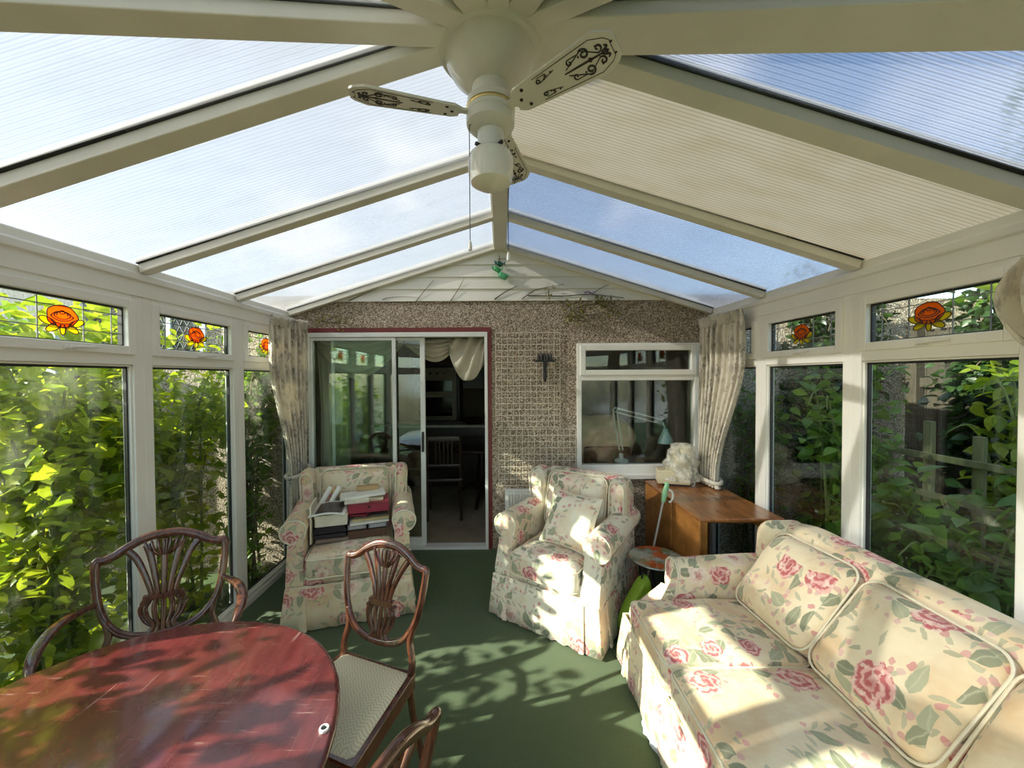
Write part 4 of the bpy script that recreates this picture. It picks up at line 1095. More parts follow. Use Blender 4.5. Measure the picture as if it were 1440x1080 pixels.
root = thing('wrapped_appliance', 'cream appliance wrapped in a clear plastic bag on the drop leaf table', 'appliance', (1.545, 3.38, TZ), -.25); CREAM = col('cream_plastic', (.72, .63, .42), .4)
b = MB(); b.box((0, 0, .012), (.22, .12, .02)); b.build('base', M['dark_wood'], root, smooth=False)
b = MB(); b.box((-.03, 0, .078), (.26, .15, .115)); b.build('case', CREAM, root, smooth=False, bevel=.006)
b = MB(); b.soft((.04, .0, .235), (.15, .12, .22), .04, 8); b.build('body', CREAM, root)
t = NT('clear_plastic_bag'); nr = t.bump(t.noise(t.co(), 18, 5, .7, dist=.5), 1.0, .02)
gl = t.bsdf((.80, .78, .68), .22, nr); tr = t.n('ShaderNodeBsdfTransparent', {'Color': (.93, .92, .86, 1)}).outputs[0]
fc = t.rng(t.noise(t.co(), 12, 4, .7), .35, .7, .30, .85)
M['bag'] = t.done(t.n('ShaderNodeMixShader', {0: fc, 1: tr, 2: gl}).outputs[0])
def bagf(u, v):
    a = 2 * PI * u; z = lerp(.05, .37, v); rr = .14 * (1 - .35 * v) * (1 if v < .93 else lerp(1, .3, (v - .93) / .07)); p = Vector((math.cos(a) * rr * 1.05 + .04, math.sin(a) * rr * .85, z))
    k = mnoise.noise(p * 13) * .05 + mnoise.noise(p * 31) * .016; return p + Vector((math.cos(a), math.sin(a), .3)) * k
b = MB(); b.grid(bagf, 40, 22, cu=True); b.build('plastic_bag', M['bag'], root, angle=28)
b = MB(); b.tube(cr([(.09, .03, .07), (.13, .01, .10), (.15, .0, .05), (.14, -.03, .01), (.12, -.05, .006)], 6), .004, 6); b.build('cable', M['white_metal'], root)

root = thing('litter_picker', 'litter picking stick with a green handle leaning on the drop leaf table', 'litter picker', (1.0, 2.87, 0)); o = root.location
a = Vector((1.07, 2.915, .01)); c = Vector((1.262, 2.975, .80)); dd = (c - a).normalized()
b = MB(); b.tube([a, c], .008, 10); b.build('shaft', col('grey_steel', (.50, .50, .47), .35), root, o)
GR = col('pale_green_grip', (.30, .62, .33), .45)
b = MB(); b.tube([c - dd * .02, c + dd * .05, c + dd * .11], [.016, .022, .014], 10); b.soft(c + dd * .10 + Vector((.005, 0, .01)), (.03, .024, .05), .01, 6); b.build('grip', GR, root, o)
b = MB(); b.tube(cr([c + dd * .08 + Vector((.02, 0, 0)), c + dd * .05 + Vector((.060, 0, .0)), c + dd * .0 + Vector((.065, 0, -.01)), c - dd * .02 + Vector((.045, 0, 0))], 5), .009, 8); b.build('trigger', M['white_metal'], root, o)

root = thing('plate_table', 'little round glass table painted with red flowers on a folding black stand', 'table', (1.10, 2.71, 0)); o = root.location
t = NT('painted_glass_plate'); v = t.co(); vo = t.vor(v, 7.5, .8); k = t.n('ShaderNodeSeparateColor', {'Color': vo.outputs['Color']})
pet = t.rng(t.m('ADD', vo.outputs['Distance'], t.m('MULTIPLY', t.noise(v, 22, 4), .9)), .80, .92, 1, 0)
cp = t.mix(t.noise(v, 40, 3), (.45, .03, .01), (.65, .22, .05)); bgc = t.mix(t.rng(t.noise(v, 14, 4), .4, .62), (.42, .46, .42), (.20, .24, .12))
M['plate'] = t.done(t.bsdf(t.mix(t.m('MULTIPLY', pet, t.m('GREATER_THAN', k.outputs[0], .3)), bgc, cp), .08, Coat_Weight=.5))
b = MB(); b.lathe([(0, .455), (.12, .455), (.178, .462), (.187, .468), (.185, .473), (.12, .464), (0, .463)], (1.10, 2.71, 0), 48); b.build('glass_top', M['plate'], root, o)
for k in range(3):
    a = k * 2.094 + 3.6; ca, sa = math.cos(a), math.sin(a)
    b = MB(); b.tube(cr([(1.10 + .15 * ca, 2.71 + .15 * sa, .455), (1.10 + .11 * ca, 2.71 + .11 * sa, .36), (1.10 + .02 * ca, 2.71 + .02 * sa, .25), (1.10 + .06 * -ca, 2.71 - .06 * sa, .12), (1.10 - .15 * ca, 2.71 - .15 * sa, .005)], 6), .008, 8); b.build('leg', M['iron'], root, o)
b = MB(); b.tube([(1.10 + .15 * math.cos(q), 2.71 + .15 * math.sin(q), .449) for q in (2 * PI * k / 24 for k in range(24))], .005, 6, closed=True); b.build('rim', M['iron'], root, o)

root = thing('sports_bag', 'lime green padded bag standing between the armchair and the sofa', 'bag', (.885, 2.55, 0), .2); LIME = col('lime_nylon', (.24, .42, .03), .6, .12)
b = MB(); b.soft((0, .02, .20), (.20, .10, .40), .048, 12, fn=lambda p: (p.x * (1 - .75 * sstep(-.02, .24, p.z)) + .09 * sstep(-.1, .2, p.z), p.y + .05 * p.z, p.z + wr(p, .012, 9, 2))); b.build('cover', LIME, root)
b = MB(); b.tube(cr([(.07, .02, .37), (.075, .02, .42), (.10, .03, .43), (.11, .03, .38)], 5), .006, 6); b.build('loop', M['dark_gasket'], root)

# ------------------------------------------------------------------ dining table and shield back chairs
root = thing('dining_table', 'worn red mahogany oval dining table at the left front', 'table', (-1.095, .55, 0)); o = root.location
TC, TA, TB, TL = -1.095, .628, .66, .40       # centre x, half width, end depth, straight half length
def oval(inset, n=28):
    P = []
    for k in range(n + 1):
        a = PI * k / n; ca, sa = math.cos(a), math.sin(a); e = 2.1
        P.append((TC + (TA - inset) * math.copysign(abs(ca) ** (2 / e), ca), .935 + (TB - inset) * abs(sa) ** (2 / e)))
    for k in range(n + 1):
        a = PI + PI * k / n; ca, sa = math.cos(a), math.sin(a)
        P.append((TC + (TA - inset) * math.copysign(abs(ca) ** (2 / 2.1), ca), .30 - (TB - .1 - inset) * abs(sa) ** (2 / 2.1)))
    return P
b = MB(); b.loft([[(x, y, z) for x, y in oval(i)] for i, z in ((.030, .715), (.012, .718), (.004, .724), (.0, .732), (.002, .742), (.010, .748), (.018, .750))]); b.build('tabletop', M['tabletop'], root, o, angle=50)
b = MB(); b.loft([[(x, y, z) for x, y in oval(.13)] for z in (.64, .716)]); b.build('apron', M['mahogany'], root, o)
for y in (.95, .30):
    b = MB(); b.lathe([(.09, .64), (.06, .60), (.045, .5), (.075, .40), (.085, .34), (.06, .27), (.07, .22), (0, .20)], (TC, y, 0), 20); pd = b.build('pedestal', M['mahogany'], root, o)
    for k in range(3):
        a = (PI / 2 if y > .6 else -PI / 2) + (k - 1) * 1.25; ca, sa = math.cos(a), math.sin(a)
        b = MB(); b.tube(cr([(TC + .05 * ca, y + .05 * sa, .30), (TC + .16 * ca, y + .16 * sa, .27), (TC + .28 * ca, y + .28 * sa, .13), (TC + .38 * ca, y + .38 * sa, .025)], 5), [.034] * 6 + [.028] * 5 + [.024] * 5, 10); b.build('leg', M['mahogany'], root, o)
a = thing('castor_cup', 'small white plastic castor cup lying on the edge of the red table', 'castor cup', (-.512, 1.085, .750))
b = MB(); b.lathe([(0, 0), (.013, 0), (.014, .004), (.013, .008), (.009, .0085), (.008, .004), (0, .004)], (0, 0, 0), 24); b.build('cup', M['white_metal'], a)
b = MB(); b.lathe([(0, .004), (.007, .0045), (.007, .006), (0, .007)], (0, 0, 0), 16); b.build('hole', M['dark_gasket'], a)

def shield_chair(label, loc, rz, arms=False, pad='seatcloth', sw=1.0):
    root = thing('carver_chair' if arms else 'dining_chair', label, 'chair', loc, rz, 'shield back chairs round the mahogany table')
    W = M['mahogany']; wf, wb, dp, sz = (.55 if arms else .49) * sw, (.44 if arms else .40) * sw, .44, .455
    yb = dp / 2
    # seat frame and drop-in pad
    def trap(g, z): return [(-wf / 2 + g, -dp / 2 + g, z), (wf / 2 - g, -dp / 2 + g, z), (wb / 2 - g, dp / 2 - g, z), (-wb / 2 + g, dp / 2 - g, z)]
    b = MB(); b.loft([trap(.0, .385), trap(.0, sz - .004), trap(.008, sz)]); b.build('seat_frame', W, root, smooth=False, bevel=.004)
    b = MB()
    def pf(u, v):
        w = lerp(wf, wb, v) - .036; x = (u - .5) * w; y = lerp(-dp / 2 + .018, dp / 2 - .018, v); k = (1 - abs(2 * u - 1) ** 5) * (1 - abs(2 * v - 1) ** 5)
        return (x, y, sz - .002 + .030 * k ** .6)
    b.grid(pf, 18, 18); b.build('seat_pad', M[pad], root)
    ln = .20                                    # backward rake
    def Q(x, z, off=0): return (x, yb - .02 + ln * (z - sz) + .10 * (x * x) * -1.2 + off, z)
    # legs
    for s in (-1, 1):
        b = MB(); b.loft([[(s * (wf / 2 - .025) + dx * w, -dp / 2 + .025 + dy * w, z) for dx, dy in ((-1, -1), (1, -1), (1, 1), (-1, 1))] for z, w in ((0, .012), (.385, .021))]); b.build('leg', W, root, smooth=False, bevel=.003)
        b = MB(); pts = cr([(s * (wb / 2 - .012), yb + .07, 0), (s * (wb / 2 - .018), yb + .015, .2), (s * (wb / 2 - .018), yb - .018, .40), (s * (wb / 2 - .010), yb - .01, .50), Q(s * wb * .5 * .86, .585), Q(s * wb * .5 * .93, .66)], 5)
        b.sweep(pts, [.026] * 10 + [.030] * 6 + [.026] * (len(pts) - 16), .030, (0, -1, .1)); b.build('leg', W, root, bevel=.002)
    # shield frame
    k = (wb / .40) * 1.06
    H = .03 if arms else 0
    half = [(0, .962 + H), (.055, .957 + H), (.11, .930 + H), (.155, .898 + H), (.185, .886 + H), (.207, .884 + H), (.209, .855), (.205, .80), (.196, .73), (.176, .655), (.135, .590), (.075, .555), (0, .545)]
    R = [Q(x * k, z) for x, z in half]; Lh = [Q(-x * k, z) for x, z in reversed(half[1:-1])]
    pts = cr(R + Lh, 4, True); n = len(pts)
    wd = []
    for p in pts: wd.append(lerp(.031, .040, sstep(.86, .95, p[2])))
    b = MB(); b.sweep(pts, wd, .024, (0, -1, ln), closed=True, bev=.32)
    # moulded bead along the face of the frame
    b.tube([Vector(p) + Vector((0, -.0135, 0)) for p in pts], .0045, 6, closed=True)
    sh = b.build('shield_frame', W, root, angle=50)
    # splat of five fanned bars gathered in a waist
    b = MB(); b2 = MB()
    for j in range(-2, 3):
        t_ = j / 2
        col_ = [(t_ * .105 * k, .938 - .030 * abs(t_)), (t_ * .078 * k, .86), (t_ * .046 * k, .78), (t_ * .036 * k, .715), (t_ * .052 * k, .67), (t_ * .046 * k, .625), (t_ * .028 * k, .585), (t_ * .040 * k, .552)]
        q = cr([Q(x * 1.1, z + (H if z > .8 else 0), -.002) for x, z in col_], 5)
        b.sweep(q, [lerp(.030, .021, sstep(0, 16, i)) for i in range(len(q))], .015, (0, -1, ln), bev=.35)
    b.loft([[Vector(Q(x * k, z, y)) for x, z in ((-.064, .700), (.064, .700), (.064, .724), (-.064, .724))] for y in (-.014, .008)])
    for s in (-1, 1):
        for zz, rr in ((.694, .013),):
            c = Vector(Q(s * .062 * k, zz)); b.tube([c + Vector((0, -.014, 0)), c + Vector((0, .010, 0))], rr, 12)
        b.tube(cr([Q(s * .060 * k, .694), Q(s * .074 * k, .664), Q(s * .058 * k, .612), Q(s * .034 * k, .580), Q(s * .055 * k, .556)], 4), .008, 6)
    # carved wheat-ear fan at the crest
    for j in range(-3, 4):
        q = [Q(j * .006 * k, .865 + H, -.010), Q(j * .017 * k, .905 + H, -.014), Q(j * .021 * k, .942 + H, -.012)]
        b.tube(cr(q, 3), [.003, .004, .005, .006, .0065, .006, .004], 6)
    b.build('splat', W, sh, angle=50)
    if arms:
        for s in (-1, 1):
            P = [Q(s * .200 * k, .735), (s * (wf / 2 + .030), yb - .10, .742), (s * (wf / 2 + .055), .02, .715), (s * (wf / 2 + .045), -.075, .690), (s * (wf / 2 + .030), -.115, .665)]
            b = MB(); q = cr(P, 6); b.sweep(q, [lerp(.026, .044, math.sin(PI * min(1, i / len(q) * 1.15)) ) for i in range(len(q))], .026, (0, 0, 1), bev=.35); b.build('arm', W, root, angle=50)
            b = MB(); q = cr([(s * (wf / 2 + .030), -.112, .672), (s * (wf / 2 + .042), -.105, .60), (s * (wf / 2 + .018), -.07, .50), (s * (wf / 2 - .006), -.06, .40)], 5); b.sweep(q, .028, .026, (0, 1, 0)); b.build('arm_support', W, root, angle=50)
    b = MB(); yy = -.0
    for s in (-1, 1): b.bar((s * (wf / 2 - .025), -dp / 2 + .025, .13), (s * (wb / 2 - .016), yb + .02, .13), .016, .024)
    b.bar((-(wf + wb) / 4 + .02, 0, .13), ((wf + wb) / 4 - .02, 0, .13), .016, .024); b.build('stretcher', W, root, smooth=False, bevel=.002)
    return root
def place(label, bx, by, face, **kw):
    """bx,by: plan point under the middle of the back; face: unit direction the chair looks"""
    f = Vector(face).normalized(); rz = math.atan2(f.x, -f.y); c = Vector((bx, by)) + f * (.27)
    return shield_chair(label, (c.x, c.y, 0), rz, **kw)
place('mahogany shield back armchair with open arms between the table and the left windows', -1.655, 1.87, (.512, -.859), arms=True)
place('mahogany shield back side chair with a cream seat, in front of the book laden armchair', -.553, 1.80, (-.36, -.93))
place('mahogany shield back chair at the bottom edge, only its top rail and stile in view', -.275, .79, (-.866, .40))
# ------------------------------------------------------------------ ceiling fan
fan = thing('ceiling_fan', 'cream three bladed ceiling fan with a stencilled pattern and opal lamp', 'fan', (-.030, 1.36, 2.42)); o = fan.location
CW = plain('cream_enamel', (.76, .73, .64), .28, .03)
def at_c(prof): return [(r, z) for r, z in prof]
fc = (-.030, 1.36, 0)
b = MB(); b.lathe([(.0, 2.905), (.172, 2.905), (.181, 2.897), (.181, 2.882), (.173, 2.872), (.158, 2.870), (.152, 2.848), (.132, 2.812), (.105, 2.786), (.080, 2.769), (.06, 2.765), (0, 2.765)], fc, 48); b.build('canopy', CW, fan, o)
b = MB(); b.lathe([(0, 2.80), (.064, 2.80), (.064, 2.735), (.060, 2.728), (.060, 2.715), (0, 2.715)], fc, 32)
for k in range(3):
    a = k * 2.09 - 1.4; b.lathe([(0, 0), (.006, 0), (.005, .005), (0, .006)], (fc[0] + .064 * math.cos(a), fc[1] + .064 * math.sin(a), 2.785), 8, m=1, ax=Rz(a) @ Ry(PI / 2))
b.build('neck', [CW, M['ink']], fan, o)
b = MB(); b.lathe([(0, 2.722), (.070, 2.722), (.082, 2.716), (.084, 2.70), (.084, 2.672), (.078, 2.664), (0, 2.664)], fc, 40); mo = b.build('motor', CW, fan, o)
b = MB(); b.lathe([(.0845, 2.694), (.0858, 2.692), (.0858, 2.684), (.0845, 2.682)], fc, 40)
mo2 = b.build('brass_band', M['brass'], mo, o)
b = MB(); b.lathe([(0, 2.666), (.083, 2.666), (.085, 2.655), (.083, 2.635), (.065, 2.618), (.050, 2.612), (0, 2.612)], fc, 40); b.build('switch_housing', CW, fan, o)
b = MB(); b.lathe([(0, 2.614), (.046, 2.614), (.046, 2.548), (.050, 2.545), (.050, 2.536), (0, 2.536)], fc, 32)
for k in range(4):
    a = k * PI / 2 - .9; b.tube([(fc[0] + .045 * math.cos(a), fc[1] + .045 * math.sin(a), 2.553), (fc[0] + .064 * math.cos(a), fc[1] + .064 * math.sin(a), 2.553)], .0065, 8, m=1)
b.build('lamp_holder', [M['white_metal'], M['ink']], fan, o)
b = MB(); b.lathe([(.044, 2.548), (.060, 2.545), (.074, 2.532), (.079, 2.51), (.078, 2.465), (.070, 2.438), (.048, 2.425), (0, 2.422)], fc, 40); b.build('lamp_shade', M['opal'], fan, o)
for dx, dy, L in ((-.072, -.03, .19), (.062, .09, .19)):
    x, y = fc[0] + dx, fc[1] + dy; b = MB(); b.tube([(fc[0] + dx * .6, fc[1] + dy * .6, 2.64), (x, y, 2.62), (x, y, 2.62 - L - .2)], .0016, 6); z = 2.62 - L - .2
    b.lathe([(0, z), (.004, z - .004), (.007, z - .020), (.007, z - .034), (0, z - .038)], (x, y, 0), 10, m=1); b.build('pull_chain', [M['iron'], M['white_metal']], fan, o)
def blade(ang):
    root_r, tip = .110, .462; hw0, hw1 = .046, .066; tilt = math.radians(-13)
    R = Rz(ang) @ Rx(tilt)
    outl = [(root_r, -.030), (root_r + .02, -.044), (.20, -.050), (tip - .05, -hw1), (tip - .012, -.046), (tip, -.030), (tip, .030), (tip - .012, .046), (tip - .05, hw1), (.20, .050), (root_r + .02, .044), (root_r, .030)]
    z0 = 2.664; ctr = Vector((fc[0], fc[1], z0))
    b = MB(); P = lambda x, y, z=0: ctr + R @ Vector((x, y, z))
    b.poly([P(x, y) for x, y in outl], .007, R @ Vector((0, 0, 1)))
    nn = R @ Vector((0, 0, -1))
    def ink(pts, w):
        pts = [(x * .915, y) for x, y in pts]
        q = [P(x, y, -.0008) for x, y in cr(pts_xyz(pts), 4)[:]] if False else [P(p[0], p[1], -.0010) for p in cr([(x, y, 0) for x, y in pts], 5)]
        n = len(q); b.sweep(q, [1.25 * w * (.35 + .65 * math.sin(PI * (i + .5) / n)) for i in range(n)], .0016, nn, m=1, bev=.1)
    def spiral(cx, cy, r, a0, turns, w, s=1, tail=None):
        pts = []
        for k in range(15):
            t = k / 14; rr = r * (1 - .8 * t); a = a0 + s * turns * 2 * PI * t; pts.append((cx + rr * math.cos(a), cy + rr * math.sin(a)))
        if tail: pts = [tail] + pts
        ink(pts, w); c = P(pts[-1][0], pts[-1][1], -.001); b.lathe([(0, -.0010), (.0030, -.001), (.0030, .0002), (0, .0002)], c, 8, m=1, ax=R)
    border = [(x * .965 + (.009 if x < .3 else 0), y * .80) for x, y in outl[1:-1]]
    q = [P(x, y, -.0006) for x, y in border[1:-1]]; b.sweep(q, .0018, .001, nn, m=1, bev=.1)
    for s in (-1, 1):
        spiral(.405, s * .026, .017, 2.6 * s, 1.3, .005, -s, (.335, s * .010)); spiral(.450, s * .020, .013, -2.2 * s, 1.1, .0045, s, (.395, s * .042))
        spiral(.355, s * .024, .010, PI * .5 * s, 1.0, .004, s, (.385, s * .034)); spiral(.235, s * .022, .009, -.5 * s, 1.1, .0035, s, (.300, s * .031)); spiral(.265, s * .030, .006, 2.2 * s, 1.0, .003, -s, (.235, s * .035))
        ink([(.455, s * .004), (.475, s * .012), (.468, s * .020)], .005)
    ink([(.325, 0), (.38, .0), (.43, 0), (.478, 0)], .005); ink([(.412, -.006), (.42, 0), (.412, .006)], .006); ink([(.465, -.008), (.472, 0), (.465, .008)], .006)
    for x, y in ((.135, 0), (.155, .028), (.155, -.028)): b.lathe([(0, -.003), (.0055, -.002), (.006, 0), (0, .001)], P(x, y), 10, m=1, ax=R)
    bl = b.build('blade', [CW, M['ink']], fan, o, smooth=True, angle=30)
    b = MB(); b.loft([[P(x, -w, .004), P(x, w, .004), P(x, w, .012), P(x, -w, .012)] for x, w in ((.05, .016), (.10, .014), (.13, .036), (.17, .036))]); b.build('blade_iron', CW, bl, o, smooth=False)
for a in (75, 195, 320): blade(math.radians(a))
# ------------------------------------------------------------------ garden outside
b = MB(); b.box2((-12, -8, -.30), (12, 14, -.08)); b.build('ground', M['grassy'], smooth=False)['kind'] = 'structure'
nr_ = np.random.default_rng(7)
def leafcloud(name, mat, parent, org, centers, L, up=.5, seed=1, wid=.62, droop=.3):
    """many folded leaves as one foliage mesh; centers Nx3"""
    r = np.random.default_rng(seed); n = len(centers)
    d = r.normal(size=(n, 3)); d[:, 2] *= .55; d[:, 2] -= droop * .5; d /= np.linalg.norm(d, axis=1, keepdims=True)
    u = r.normal(size=(n, 3)) * .55; u[:, 2] += up * 2
    s = np.cross(d, u); s /= np.linalg.norm(s, axis=1, keepdims=True) + 1e-9; nn = np.cross(s, d)
    l = L * r.uniform(.55, 1.25, size=(n, 1)); w = l * wid
    c = np.asarray(centers, float) - np.asarray(org)
    rows = []
    for t, ww in ((0, 0), (.22, .42), (.42, .5), (.72, .33), (1, 0)):
        m = c + d * l * t - nn * (.22 * l * t * t)
        if ww == 0: rows.append(m)
        else: rows += [m - s * w * ww + nn * .07 * l, m, m + s * w * ww + nn * .07 * l]
    V = np.stack(rows, 1).reshape(-1, 3)
    F4 = np.array([(1, 2, 5, 4), (2, 3, 6, 5), (4, 5, 8, 7), (5, 6, 9, 8)]); F3 = np.array([(0, 2, 1), (0, 3, 2), (7, 8, 10), (8, 9, 10)])
    base = (np.arange(n) * 11)[:, None, None]
    q = (F4[None] + base).reshape(-1, 4); tr = (F3[None] + base).reshape(-1, 3)
    me = bpy.data.meshes.new(name); nv, nq, nt = len(V), len(q), len(tr)
    me.vertices.add(nv); me.vertices.foreach_set('co', V.ravel()); me.loops.add(nq * 4 + nt * 3)
    me.loops.foreach_set('vertex_index', np.concatenate([q.ravel(), tr.ravel()]).astype(np.int32)); me.polygons.add(nq + nt)
    me.polygons.foreach_set('loop_start', np.concatenate([np.arange(nq) * 4, nq * 4 + np.arange(nt) * 3]).astype(np.int32))
    me.update(calc_edges=True); me.polygons.foreach_set('use_smooth', [True] * (nq + nt)); me.materials.append(mat)
    ob = bpy.data.objects.new(name, me); C.objects.link(ob); ob.parent = parent; return ob
def shrub(name, label, c, R, n, L, mat, seed, zlo=.0, stems=7, group=None, cat='shrub', arch=.5, droop=.3, stemmat='bark', box=None, lowfrom=4):
    """stems arching from the base with leaves in clusters along them"""
    r = np.random.default_rng(seed); root = thing(name, label, cat, (c[0], c[1], -.08), 0, group or ('bushes outside the left windows' if c[0] < 0 else 'plants outside the right windows')); org = (c[0], c[1], -.08); b = MB(); pts = []
    for k in range(stems):
        a = r.uniform(0, 2 * PI); rad = r.uniform(.25, 1.0); tip = Vector((c[0] + R[0] * rad * math.cos(a), c[1] + R[1] * rad * math.sin(a), zlo + R[2] * r.uniform(.55, 1.0)))
        b0 = Vector((c[0] + R[0] * .25 * r.normal(), c[1] + R[1] * .25 * r.normal(), -.08)); mid = b0.lerp(tip, .5) + Vector((0, 0, R[2] * .2 * arch))
        st = cr([b0, mid, tip, tip + Vector((math.cos(a) * .15, math.sin(a) * .15, -.10 * arch))], 7); 
        if box: st = [Vector((min(box[1] - .03, max(box[0] + .03, p.x)), min(box[3] - .03, max(box[2] + .03, p.y)), p.z)) for p in st]
        b.tube(st, [lerp(.012, .003, i / (len(st) - 1)) for i in range(len(st))], 5); pts += st[lowfrom:]
    P = np.array([tuple(p) for p in pts]); m = n // 5
    cl = P[r.integers(0, len(P), m)] + r.normal(size=(m, 3)) * np.array([R[0] * .22, R[1] * .22, R[2] * .10])
    C_ = np.repeat(cl, 5, 0) + r.normal(size=(m * 5, 3)) * L * .75; C_[:, 2] = np.maximum(C_[:, 2], .02)
    
    if box:
        
        for ax in (0, 1):
            lo_, hi_ = box[2 * ax] + L * .7, box[2 * ax + 1] - L * .7; w_ = hi_ - lo_; q = (C_[:, ax] - lo_) % (2 * w_); C_[:, ax] = lo_ + np.where(q > w_, 2 * w_ - q, q)
    leafcloud('foliage', M[mat], root, org, C_, L, seed=seed + 1, droop=droop)
    b.build('stems', M[stemmat], root, org)
    return root
# left: a sunlit thicket pressed against the glass
shrub('bramble_bush', 'tall bright green bramble bush filling the nearest left window', (-2.66, 2.22), (.46, .42, 2.05), 3800, .105, 'leaf', 21, stems=18, stemmat='greenstem', lowfrom=1, box=(-3.2, -2.06, 1.78, 2.68))
shrub('bramble_bush', 'bright green bushy bramble behind the middle left window', (-2.62, 2.98), (.44, .30, 1.95), 3200, .085, 'leaf', 22, stems=16, stemmat='greenstem', lowfrom=1, box=(-3.2, -2.06, 2.64, 3.36))
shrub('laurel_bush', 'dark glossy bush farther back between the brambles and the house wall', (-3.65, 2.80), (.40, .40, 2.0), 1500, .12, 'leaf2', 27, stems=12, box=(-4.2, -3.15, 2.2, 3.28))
shrub('bramble_bush', 'leafy bramble at the very left edge behind the carver chair', (-2.66, 1.32), (.40, .40, 1.40), 1300, .10, 'leaf2', 24, stems=12, stemmat='greenstem', lowfrom=1, box=(-3.2, -2.06, .86, 1.84))
shrub('bramble_bush', 'unseen bramble bush outside the left windows beside the dining table, dappling the sun', (-2.66, .40), (.40, .45, 1.65), 950, .12, 'leaf', 25, stems=12, box=(-3.2, -2.06, -.2, .92))  # out of view, stands in the sun's path to break it into dapples
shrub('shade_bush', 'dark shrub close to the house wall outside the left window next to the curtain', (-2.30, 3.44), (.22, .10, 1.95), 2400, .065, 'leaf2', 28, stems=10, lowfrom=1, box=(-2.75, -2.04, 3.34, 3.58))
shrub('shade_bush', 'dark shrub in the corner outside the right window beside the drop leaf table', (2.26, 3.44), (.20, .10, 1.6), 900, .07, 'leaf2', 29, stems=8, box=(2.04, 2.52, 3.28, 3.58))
shrub('laurel_bush', 'low dark hedge added behind the far left bramble bushes to shade them', (-3.45, 1.55), (.16, .6, 1.05), 2600, .09, 'leaf3', 45, stems=24, lowfrom=1, box=(-3.72, -3.18, .7, 2.22))  # added on the sun side to shade the lower bramble leaves
# leaded window in the house wall seen past the bushes, and the pale posts of a lean-to beside it
root = thing('leaded_window', 'white leaded diamond pane window high in the house wall beyond the left bushes', 'window', (-3.08, D, 1.98)); o = root.location
y = D - .012
b = MB(); x0, x1, z0, z1 = -3.42, -2.74, 1.96, 2.40
for a, c_ in (((x0, z0), (x0 + .05, z1)), ((x1 - .05, z0), (x1, z1)), ((x0, z0), (x1, z0 + .05)), ((x0, z1 - .05), (x1, z1)), ((-3.10, z0), (-3.06, z1))): b.box2((a[0], y - .02, a[1]), (c_[0], y + .012, c_[1]))
b.build('frame', M['pale_frame'], root, o, smooth=False)
b = MB(); b.box2((x0 + .03, y, z0 + .03), (x1 - .03, y + .01, z1 - .03)); b.build('pane', M['black_glass'], root, o, smooth=False)
b = MB()
for k in range(-3, 12):
    for s in (-1, 1):
        P = []
        for j in range(21):
            x = x0 + .07 * k + s * .17 * (j / 20 - .5) + .05; z = lerp(z0 + .05, z1 - .05, j / 20)
            if x0 + .05 < x < x1 - .05: P.append((x, y - .004, z))
        if len(P) > 3: b.bar(P[0], P[-1], .006, .004, (0, 1, 0))
b.build('lead_lattice', col('lead_came', (.22, .23, .23), .5), root, o, smooth=False)
root = thing('lean_to_frame', 'pale blue posts of a glazed lean-to beyond the bramble bush on the left', 'lean-to', (-4.7, 3.3, -.08)); o = root.location
for x in (-4.62, -3.98): MB().box2((x, 3.30, -.08), (x + .17, 3.42, 2.05)).build('post', M['pale_frame'], root, o, smooth=False, bevel=.008)
MB().box2((-5.6, 3.28, 2.05), (-3.78, 3.44, 2.17)).build('head_beam', M['pale_frame'], root, o, smooth=False, bevel=.008)
MB().box2((-6.2, 3.45, 2.17), (-3.74, 3.55, 2.80)).build('fascia', M['grey_dash'], root, o, smooth=False)
MB().box2((-5.6, 3.36, .4), (-3.82, 3.37, 2.05)).build('glazing', M['black_glass'], root, o, smooth=False)

# right: fence, trellis and climbing plants in shade
root = thing('board_fence', 'dark weathered board fence beyond the right hand windows', 'fence', (3.75, 3.0, -.08)); o = root.location
b = MB()
for k in range(28): b.box2((3.75, -1.2 + .17 * k, -.08), (3.775 + .012 * (k % 2), -1.2 + .17 * k + .165, 2.15 + .01 * math.sin(k * 3)))
b.build('boards', M['fence'], root, o, smooth=False)
for y in (0, 1.7, 3.4):
    b = MB(); b.box2((3.67, y, -.08), (3.75, y + .09, 2.2)); b.build('post', M['fence'], root, o, smooth=False, bevel=.006)
b = MB(); b.box2((3.705, -1.2, .35), (3.75, 3.55, .43)); b.box2((3.705, -1.2, 1.65), (3.75, 3.55, 1.73)); b.build('rails', M['fence'], root, o, smooth=False)
root = thing('garden_trellis', 'low green grey slatted trellis standing outside the big right window', 'trellis', (3.05, 2.85, -.08)); o = root.location
b = MB()
for k in range(6): b.box2((3.04, 1.55 + .29 * k, -.08), (3.075, 1.55 + .29 * k + .055, 1.36 + .08 * math.sin(k * 2.1)))
b.build('uprights', M['trellis'], root, o, smooth=False, bevel=.004)
b = MB()
for z in (.35, .62, .89, 1.16): b.box2((3.02, 1.5, z), (3.04, 3.2, z + .045))
b.build('cross_slats', M['trellis'], root, o, smooth=False, bevel=.003)
shrub('rose_bush', 'leafy rose with arching stems outside the middle right window', (2.52, 2.92), (.28, .26, 1.85), 800, .09, 'leaf2', 31, stems=9, stemmat='greenstem', box=(2.06, 3.02, 2.55, 3.28))
shrub('raspberry_canes', 'broad leaved green canes low outside the big right window', (2.52, 2.12), (.30, .36, 1.15), 760, .125, 'leaf2', 32, stems=12, stemmat='greenstem', box=(2.06, 3.02, 1.62, 2.64))
shrub('raspberry_canes', 'tall thin canes with a few leaves behind the slatted trellis', (3.25, 2.35), (.12, .35, 1.75), 260, .11, 'leaf', 33, stems=7, stemmat='greenstem', box=(3.08, 3.40, 1.8, 3.0))
